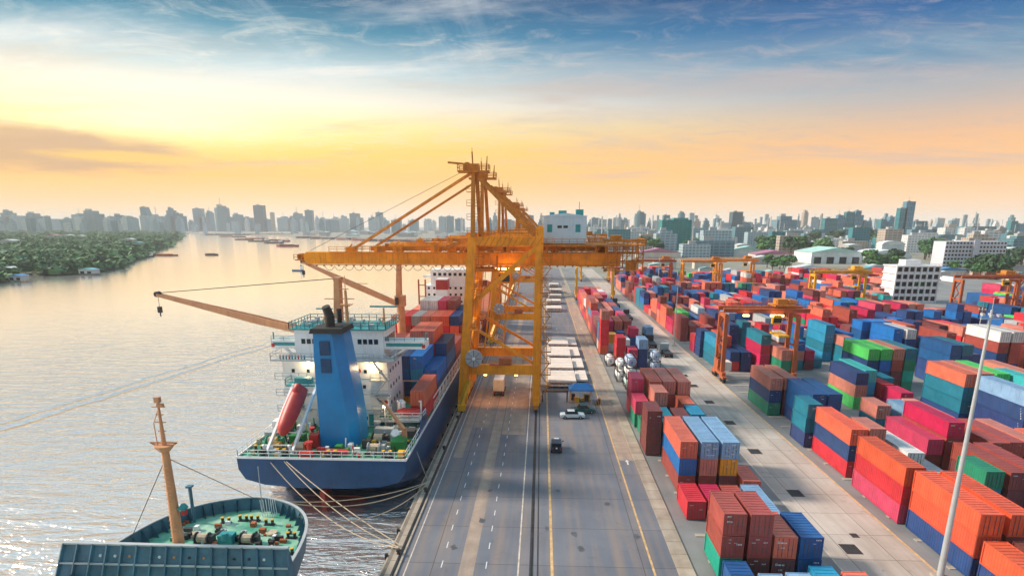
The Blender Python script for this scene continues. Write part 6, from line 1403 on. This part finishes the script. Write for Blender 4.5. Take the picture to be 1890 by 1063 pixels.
T_ = [ # x0,x1,top,dist,colour,variant,shape,label
(0,14,389,3600,'mid',0,2,'stepped grey tower at the far left end of the skyline'),(12,30,398,3600,'pale',1,0,'pale block beside the leftmost stepped tower'),(42,62,394,3800,'slate',0,1,'rounded grey blocks second cluster from the left'),(66,92,404,3800,'pale',1,0,'low wide pale block in the left skyline'),
(112,128,403,3600,'mid',0,1,'small stepped block left of the broad tower'),(134,150,396,3600,'pale',1,0,'pale shoulder block of the broad left tower'),(148,172,389,3500,'slate',0,1,'broad slate tower at left with stepped top'),
(203,222,397,3600,'slate',0,2,'grey cluster left of the leaning spire'),(222,240,401,3700,'mid',1,0,'grey block right of that left cluster'),(246,251,403,3500,'mid',0,0,'pencil thin grey tower in the left skyline'),(262,272,382,3700,'slate',0,4,'thin slanting grey spire in the left skyline'),(270,296,399,3500,'pale',0,0,'pale wide block right of the slanting spire'),(307,318,384,3500,'mid',0,2,'slender stepped tower before the river bend'),(316,332,394,3500,'slate',1,1,'slate block attached to the slender stepped tower'),
(358,370,385,3700,'mid',0,0,'slim grey tower above the barge raft'),(368,376,400,3700,'pale',1,0,'pale low block beside slim grey tower'),(379,391,390,3700,'mid',0,3,'round grey tower left of the domed tower'),(393,414,380,3500,'slate',0,3,'tall domed grey tower in the left skyline'),(424,446,396,3700,'mid',1,1,'low stepped block right of domed tower'),(446,466,402,3700,'slate',0,0,'low slate block left of the dark slab tower'),
(470,484,379,3400,'dark',0,0,'dark slab tower standing alone in the left skyline'),(486,500,405,3700,'mid',0,0,'low block right of the dark slab tower'),(500,504,392,3600,'sand',2,0,'needle thin tower right of the dark slab'),(512,530,402,3600,'pale',1,0,'low pale block before twin towers'),(536,556,394,3600,'slate',0,1,'broad stepped slate tower near the boom tip'),(556,566,403,3500,'mid',1,0,'block between stepped slate tower and slim tower'),(564,575,388,3400,'slate',0,0,'slim slate tower right of the broad one near the boom tip'),
(584,606,404,3400,'pale',1,0,'low pale block above far barges'),(606,624,406,3300,'mid',0,0,'low grey block above far barges'),(626,640,399,3300,'pale',0,1,'pale tower left of the grey pair'),(646,660,394,3200,'slate',0,0,'grey tower of the pair above the boom'),(660,668,402,3200,'mid',1,0,'low grey tower right of the pair above the boom'),(680,696,402,3200,'pale',0,0,'pale block left of slim shoulder tower'),(694,704,392,3200,'mid',0,0,'slim tower just left of the crane stays'),
(722,738,406,3000,'slate',0,0,'block seen between the crane stays'),(756,770,407,2900,'mid',0,0,'block under the upper crane stay'),(810,822,400,2900,'pale',0,0,'pale tower left of the crane mast'),(824,836,399,2900,'mid',2,0,'striped tower left of the crane mast'),(840,856,404,2800,'blue',1,0,'bluish block touching the crane mast'),
(930,944,405,2600,'mid',0,0,'block seen through the crane frame'),(975,985,398,2500,'slate',0,0,'tower between backstay and machinery house'),(952,964,402,2600,'pale',0,0,'pale tower between backstay and machinery house'),
(1092,1104,402,2400,'mid',2,0,'striped tower just right of the machinery house'),(1106,1120,405,2300,'pale',2,0,'pale striped slab right of the machinery house'),(1122,1130,404,2300,'mid',0,0,'small tower right of the striped slabs'),(1132,1142,402,2300,'pale',0,0,'pale tower among slabs right of the machinery house'),(1144,1154,406,2300,'mid',2,0,'last of the slabs right of the machinery house'),(1172,1194,391,2100,'slate',0,3,'rounded slate tower between machinery house and teal block'),(1206,1218,408,2100,'pale',0,0,'pale block behind the teal netted building'),(1224,1237,397,2100,'teal',0,0,'slim teal tower behind the netted building'),(1251,1266,391,2100,'mid',0,3,'grey tower rising behind the teal netted building'),
(1298,1311,404,2000,'mid',0,2,'small stepped tower right of the netted building'),(1326,1350,411,1900,'pale',2,0,'pale striped block left of the slanted tower'),(1351,1372,391,1900,'dark',0,0,'dark tower with flat top beside its sloping wing'),(1370,1392,410,1900,'slate',0,4,'sloping wing right of the dark flat tower'),(1394,1416,414,1900,'pale',1,0,'pale low block right of the sloping wing'),
(1434,1472,399,1500,'mid',2,1,'broad grey slab with vertical stripes'),(1480,1495,389,1900,'sand',0,3,'brownish round tower right of the striped slab'),(1500,1512,401,1900,'pale',0,0,'slim pale tower right of brownish round one'),
(1522,1546,403,1500,'teal',2,0,'leftmost block of the teal tower cluster'),(1544,1562,397,1500,'blue',2,1,'second block of the teal tower cluster'),(1560,1578,391,1500,'teal',2,0,'tallest ribbed block of the teal tower cluster'),(1576,1596,389,1500,'blue',2,1,'ribbed right block of the teal tower cluster'),(1594,1610,408,1500,'mid',2,0,'low right shoulder of the teal tower cluster'),
(1612,1632,424,1400,'slate',1,0,'low dark slab beside the teal cluster'),(1626,1644,405,1600,'teal',0,4,'sloping teal office left of the tallest tower'),(1640,1660,400,1600,'blue',0,1,'stepped teal office left of the tallest tower'),(1658,1676,384,1400,'teal',2,0,'lower half width slab of the tallest tower'),(1668,1691,372,1400,'blue',2,0,'tallest bluish tower in the right skyline'),(1686,1712,408,1500,'slate',0,0,'slate block at the foot of the tallest tower'),
(1720,1762,424,1300,'dark',1,0,'wide dark roofed mall block in the right skyline'),(1728,1742,413,1900,'pale',0,0,'pale tower behind the dark roofed mall'),(1752,1766,414,1900,'sand',0,0,'sand coloured tower behind the mall'),(1778,1790,422,1600,'pale',0,0,'small pale block right of mall'),(1794,1840,418,1600,'slate',1,0,'wide slate block above the apartment block'),(1866,1880,408,1500,'teal',0,0,'teal tower near the right edge'),(1880,1892,413,1500,'blue',0,0,'blue tower cut by the right edge')]
for x0, x1, tp, D, c, v, s_, lb_ in T_: tower(x0, x1, tp, D, c, v, lb_, s_)
rc = random.Random(77)
for i in range(210):
    px = rc.uniform(-20, 1900); side = px > 900; w_ = (rc.uniform(6, 14) if i % 2 else rc.uniform(4, 8)) if side else rc.uniform(4, 9); D = rc.uniform(2600, 4200) if not side else rc.uniform(1900, 3200)
    tower(px, px+w_, rc.uniform(402, 414) if rc.random() < .7 else rc.uniform(393 if side else 398, 404), D, rc.choice(('pale', 'mid', 'slate', 'sand', 'white', 'blue') if side else ('pale', 'mid', 'white', 'pale')), rc.randrange(3), 'one of the hazy small blocks filling the distant left skyline' if not side else 'one of the hazy small blocks filling the distant right skyline', rc.choice((0, 0, 1, 2)), group='distant filler blocks', name='distant_tower')
for i in range(130):
    px = rc.uniform(1085, 1895); D = rc.uniform(750, 1900); h_ = rc.uniform(10, 34); pt = 415+(CH-h_)*FPX/D/1.03; w_ = rc.uniform(16, 50)*FPX/D
    tower(px, px+w_, pt, D, rc.choice(('pale', 'white', 'white', 'pale', 'mid', 'teal', 'sand', 'slate')), rc.randrange(2), 'one of the mid rise blocks crowding the town between yard and towers', rc.choice((0, 0, 0, 1)), dep=rc.uniform(12, 26), group='mid rise town blocks', name='town_block')
for i in range(150):
    px = rc.uniform(560, 1900); D = rc.uniform(900, 2200) if px > 1000 else rc.uniform(1900, 2900); py = 415+38*FPX/D/1.0; w_ = rc.uniform(14, 34) if px > 1000 else rc.uniform(18, 40)
    x, _ = at(px, 415, D)
    hall(x, D, w_, w_*rc.uniform(.6, 1.4), rc.uniform(5, 14), rc.choice(('white_sheet_roof', 'pale_roof', 'mint_roof', 'grey_roof', 'teal_sheet_roof', 'rust_roof', 'white_sheet_roof')), rc.choice(('cream_wall', 'white_sheet_roof', 'grey_roof')), 'one of the small distant roofs spread below the skyline', 'building', 'town_building', 'distant low roofs')
# nearer large halls and blocks
def pxhall(px0, px1, pbase, h_, rf, wl, label, arch=False, dep=1.0, doors=0):
    Y = onz((px0+px1)/2, pbase)[1]; x0, _ = at(px0, 415, Y); x1, _ = at(px1, 415, Y)
    return hall((x0+x1)/2, Y+(x1-x0)*dep/2, x1-x0, (x1-x0)*dep, h_, rf, wl, label, arch=arch, doors=doors)
pxhall(1505, 1600, 487, 11, 'mint_roof', 'white_sheet_roof', 'large mint roofed hall behind the yellow yard gantry', dep=.9, doors=4)
pxhall(1572, 1600, 486.5, 8, 'teal_sheet_roof', 'teal_sheet_roof', 'dark teal annex at the right end of the mint roofed hall', dep=.6)
pxhall(1615, 1692, 489, 8, 'white_sheet_roof', 'white_sheet_roof', 'broad white hall with a raised round roof left of the office block', True, .9)
pxhall(1634, 1676, 470, 13, 'white_sheet_roof', 'pale_roof', 'upper white dome roofed hall behind the broad white hall', True, .5)
pxhall(1400, 1474, 482, 7, 'magenta_roof', 'cream_wall', 'long magenta roofed shed left of the mint hall', dep=.6, doors=5)
pxhall(1395, 1440, 488, 6, 'white_sheet_roof', 'grey_roof', 'white roofed shed before the magenta shed', dep=.5)
pxhall(1300, 1360, 468, 9, 'white_sheet_roof', 'pale_roof', 'white roofed shed right of the teal netted building', dep=.5)
pxhall(1355, 1420, 473, 8, 'mint_roof', 'white_sheet_roof', 'long pale mint shed beyond the far gantries', dep=.4)
pxhall(1090, 1180, 455, 9, 'white_sheet_roof', 'grey_roof', 'long white shed right of the machinery house', dep=.4)
pxhall(1180, 1260, 476, 6, 'magenta_roof', 'cream_wall', 'faded magenta shed behind the quay crane rear end', dep=.4)
pxhall(1470, 1545, 508, 5, 'pale_roof', 'grey_roof', 'long pale low shed behind the container rows', dep=.4, doors=6)
pxhall(1596, 1655, 511, 5.5, 'teal_sheet_roof', 'teal_sheet_roof', 'teal low shed left of the white office block', dep=.5)
pxhall(1740, 1800, 512, 5, 'blue_sheet_roof', 'white_sheet_roof', 'blue roofed low shed between office block and rusty gantry', dep=.5)
pxhall(1820, 1890, 500, 7, 'white_sheet_roof', 'cream_wall', 'white low building under the apartment block', dep=.4, doors=3)
pxhall(1866, 1900, 486, 14, 'white_sheet_roof', 'white_sheet_roof', 'tall white building cut by the right edge', dep=.6)
for i in range(34):
    px = rc.uniform(1080, 1890); pb = rc.uniform(492, 524); 
    if 1640 < px < 1750: continue
    pxhall(px, px+rc.uniform(18, 46), pb, rc.uniform(3.5, 6), rc.choice(('pale_roof', 'teal_sheet_roof', 'grey_roof', 'white_sheet_roof', 'mint_roof')), rc.choice(('grey_roof', 'cream_wall')), 'one of the small sheds between the container yard and town', dep=.5)['group'] = 'small sheds beyond the yard'
# teal netted building
Y = onz(1250, 462)[1]; x0, _ = at(1222, 415, Y); x1, zt = at(1277, 406, Y); e = root('netted_building', ((x0+x1)/2, Y+12, 0), 'square building wrapped in teal green construction net', 'building')
M['net'] = mat('teal_scaffold_net', (.012, .24, .23), .7, var=.35, scale=.06)
MB().box(x0, x1, Y, Y+26, 0, zt).build('net_wrap', 'net', e)
fl = MB()
for k in range(12): z = zt*(k+1)/13; fl.box(x0-.25, x1+.25, Y-.25, Y-.02, z-.25, z+.25)
for k in range(8): xx = x0+(x1-x0)*k/7; fl.box(xx-.2, xx+.2, Y-.4, Y-.26, 0, zt)
fl.build('scaffold', 'teal', e); MB().box(x0+(x1-x0)*.4, x0+(x1-x0)*.9, Y+4, Y+20, zt, zt+3).build('roof_structure', 'teal', e)
# white office block
Y = 316.0; x0, _ = at(1655, 500, Y); x1, zt = at(1739, 492, Y); w_ = x1-x0; d = 13
e = root('office_block', ((x0+x1)/2, Y+d/2, 0), 'white four storey office block with dark window bands behind the containers', 'office building')
core = MB().box(x0+.6, x1-.6, Y+.9, Y+d, 0, zt).build('wall', 'white', e)
nf = 5
for k in range(nf+1): z = zt*k/nf; MB().box(x0, x1, Y, Y+d+.2, z-.22, z+.3).build('floor_slab', 'white', e)
for k in range(8): xx = x0+.3+(w_-.6)*k/7; MB().box(xx-.28, xx+.28, Y+.06, Y+.9, 0, zt).build('column', 'white', e)
for k in range(nf):
    for j in range(7): xa = x0+.3+(w_-.6)*j/7+.35; xb = x0+.3+(w_-.6)*(j+1)/7-.35; MB().box(xa, xb, Y+.8, Y+.896, zt*k/nf+1.0, zt*(k+1)/nf-.5).build('window', 'glass', e)
MB().box(x0+w_*.25, x0+w_*.6, Y+3, Y+9, zt+.3, zt+3).build('roof_house', 'white', e); MB().rail([(x0, Y+.1, zt+.3), (x1, Y+.1, zt+.3)], r=.06).build('parapet_rail', 'white', e)
# lilac white apartment block
M['lilac'] = mat('lilac_white_render', (.60, .60, .68), .6, var=.12, scale=.2)
Y = 520.0; x0, _ = at(1746, 450, Y); x1, zt = at(1860, 446, Y); w_ = x1-x0
e = root('apartment_block', ((x0+x1)/2, Y+8, 0), 'long lilac white apartment block with rows of dark windows at right', 'apartment building')
MB().box(x0, x1, Y, Y+16, 0, zt).build('wall', 'lilac', e)
pz = None; nf = 8; nc = 18
for k in range(nf):
    for j in range(nc):
        xx = x0+w_*(j+.5)/nc; zz = zt*(k+.35)/nf
        if pz is None: pz = MB().box(xx-w_/nc*.28, xx+w_/nc*.28, Y-.05, Y-.003, zz, zz+zt/nf*.5).build('window', 'glass', e); p0 = (xx, zz)
        else: c = pz.copy(); col.objects.link(c); c.parent = e; c.location = (pz.location.x+xx-p0[0], pz.location.y, pz.location.z+zz-p0[1])
for k in range(nf): MB().box(x0-.2, x1+.2, Y-.7, Y-.06, zt*k/nf-.12, zt*k/nf+.12).build('balcony_ledge', 'white', e)
MB().box(x0+w_*.45, x0+w_*.55, Y-1.2, Y-.71, 0, zt+2).build('stair_tower', 'lilac', e)
# trees on the town side
clumps = [((1415, 1460), 498, 1.15, 7, 'round dark green tree left of the yellow gantry'), ((1385, 1520), 470, 1.7, 15, 'one of the trees in the green belt below the left towers'), ((1520, 1560), 482, 1.1, 4, 'tree beside the mint roofed hall'),
 ((1600, 1665), 497, 1.2, 12, 'tree between the mint hall and the white office block'), ((1700, 1746), 476, 1.7, 11, 'tree beside the apartment block left end'), ((1790, 1880), 512, 1.25, 18, 'dark tree behind the rusty orange gantry'), ((1262, 1330), 470, 1.4, 8, 'tree right of the teal netted building'), ((1190, 1222), 466, 1.4, 5, 'tree left of the teal netted building'), ((1800, 1890), 488, 1.3, 10, 'tree below the apartment block'), ((1740, 1800), 500, 1.0, 9, 'tree between office block and apartments'), ((1480, 1640), 452, 2.2, 12, 'one of the far trees at the foot of the teal cluster'), ((1860, 1895), 462, 1.8, 6, 'tree near the right edge'), ((1280, 1420), 462, 1.5, 11, 'one of the trees in the belt behind the far gantries')]
rt_ = random.Random(31)
for (a_, b_), pb, s_, n_, lb_ in clumps:
    for k in range(n_): px = rt_.uniform(a_, b_); x, y = onz(px, pb+rt_.uniform(-5, 5)); tree(x, y, s_*rt_.uniform(.8, 1.35)*1.1, lb_, 'trees: '+lb_)
# trucks and clutter in the far yard edge
for i in range(40):
    x = rt_.uniform(60, 300); y = rt_.uniform(400, 470); q = MB().box(x-1.2, x+1.2, y, y+rt_.choice((6, 12)), 1.2, 3.8).box(x-1.1, x+1.1, y+12.5, y+14.5, .5, 3).box(x-1.1, x+1.1, y, y+14, .5, 1.19)
    q.build('parked_lorry', rt_.choice(('white_sheet_roof', 'grey_roof', 'blue_sheet_roof', 'white')), origin=(x, y+6, 0), label='one of the tiny lorries parked at the far edge of the yard', category='lorry', group='lorries at the far yard edge')
# haze
m = bpy.data.materials.new('haze_air'); m.use_nodes = True; t = m.node_tree; t.nodes.clear(); pv = t.nodes.new('ShaderNodeVolumePrincipled'); oo = t.nodes.new('ShaderNodeOutputMaterial')
pv.inputs['Density'].default_value = HAZE; pv.inputs['Color'].default_value = (.965, .985, 1, 1); pv.inputs['Anisotropy'].default_value = 0; t.links.new(pv.outputs[0], oo.inputs['Volume'])
hz = MB().box(-9400, 10200, -700, 10800, -8, 178).build('haze', m); hz['kind'] = 'stuff'
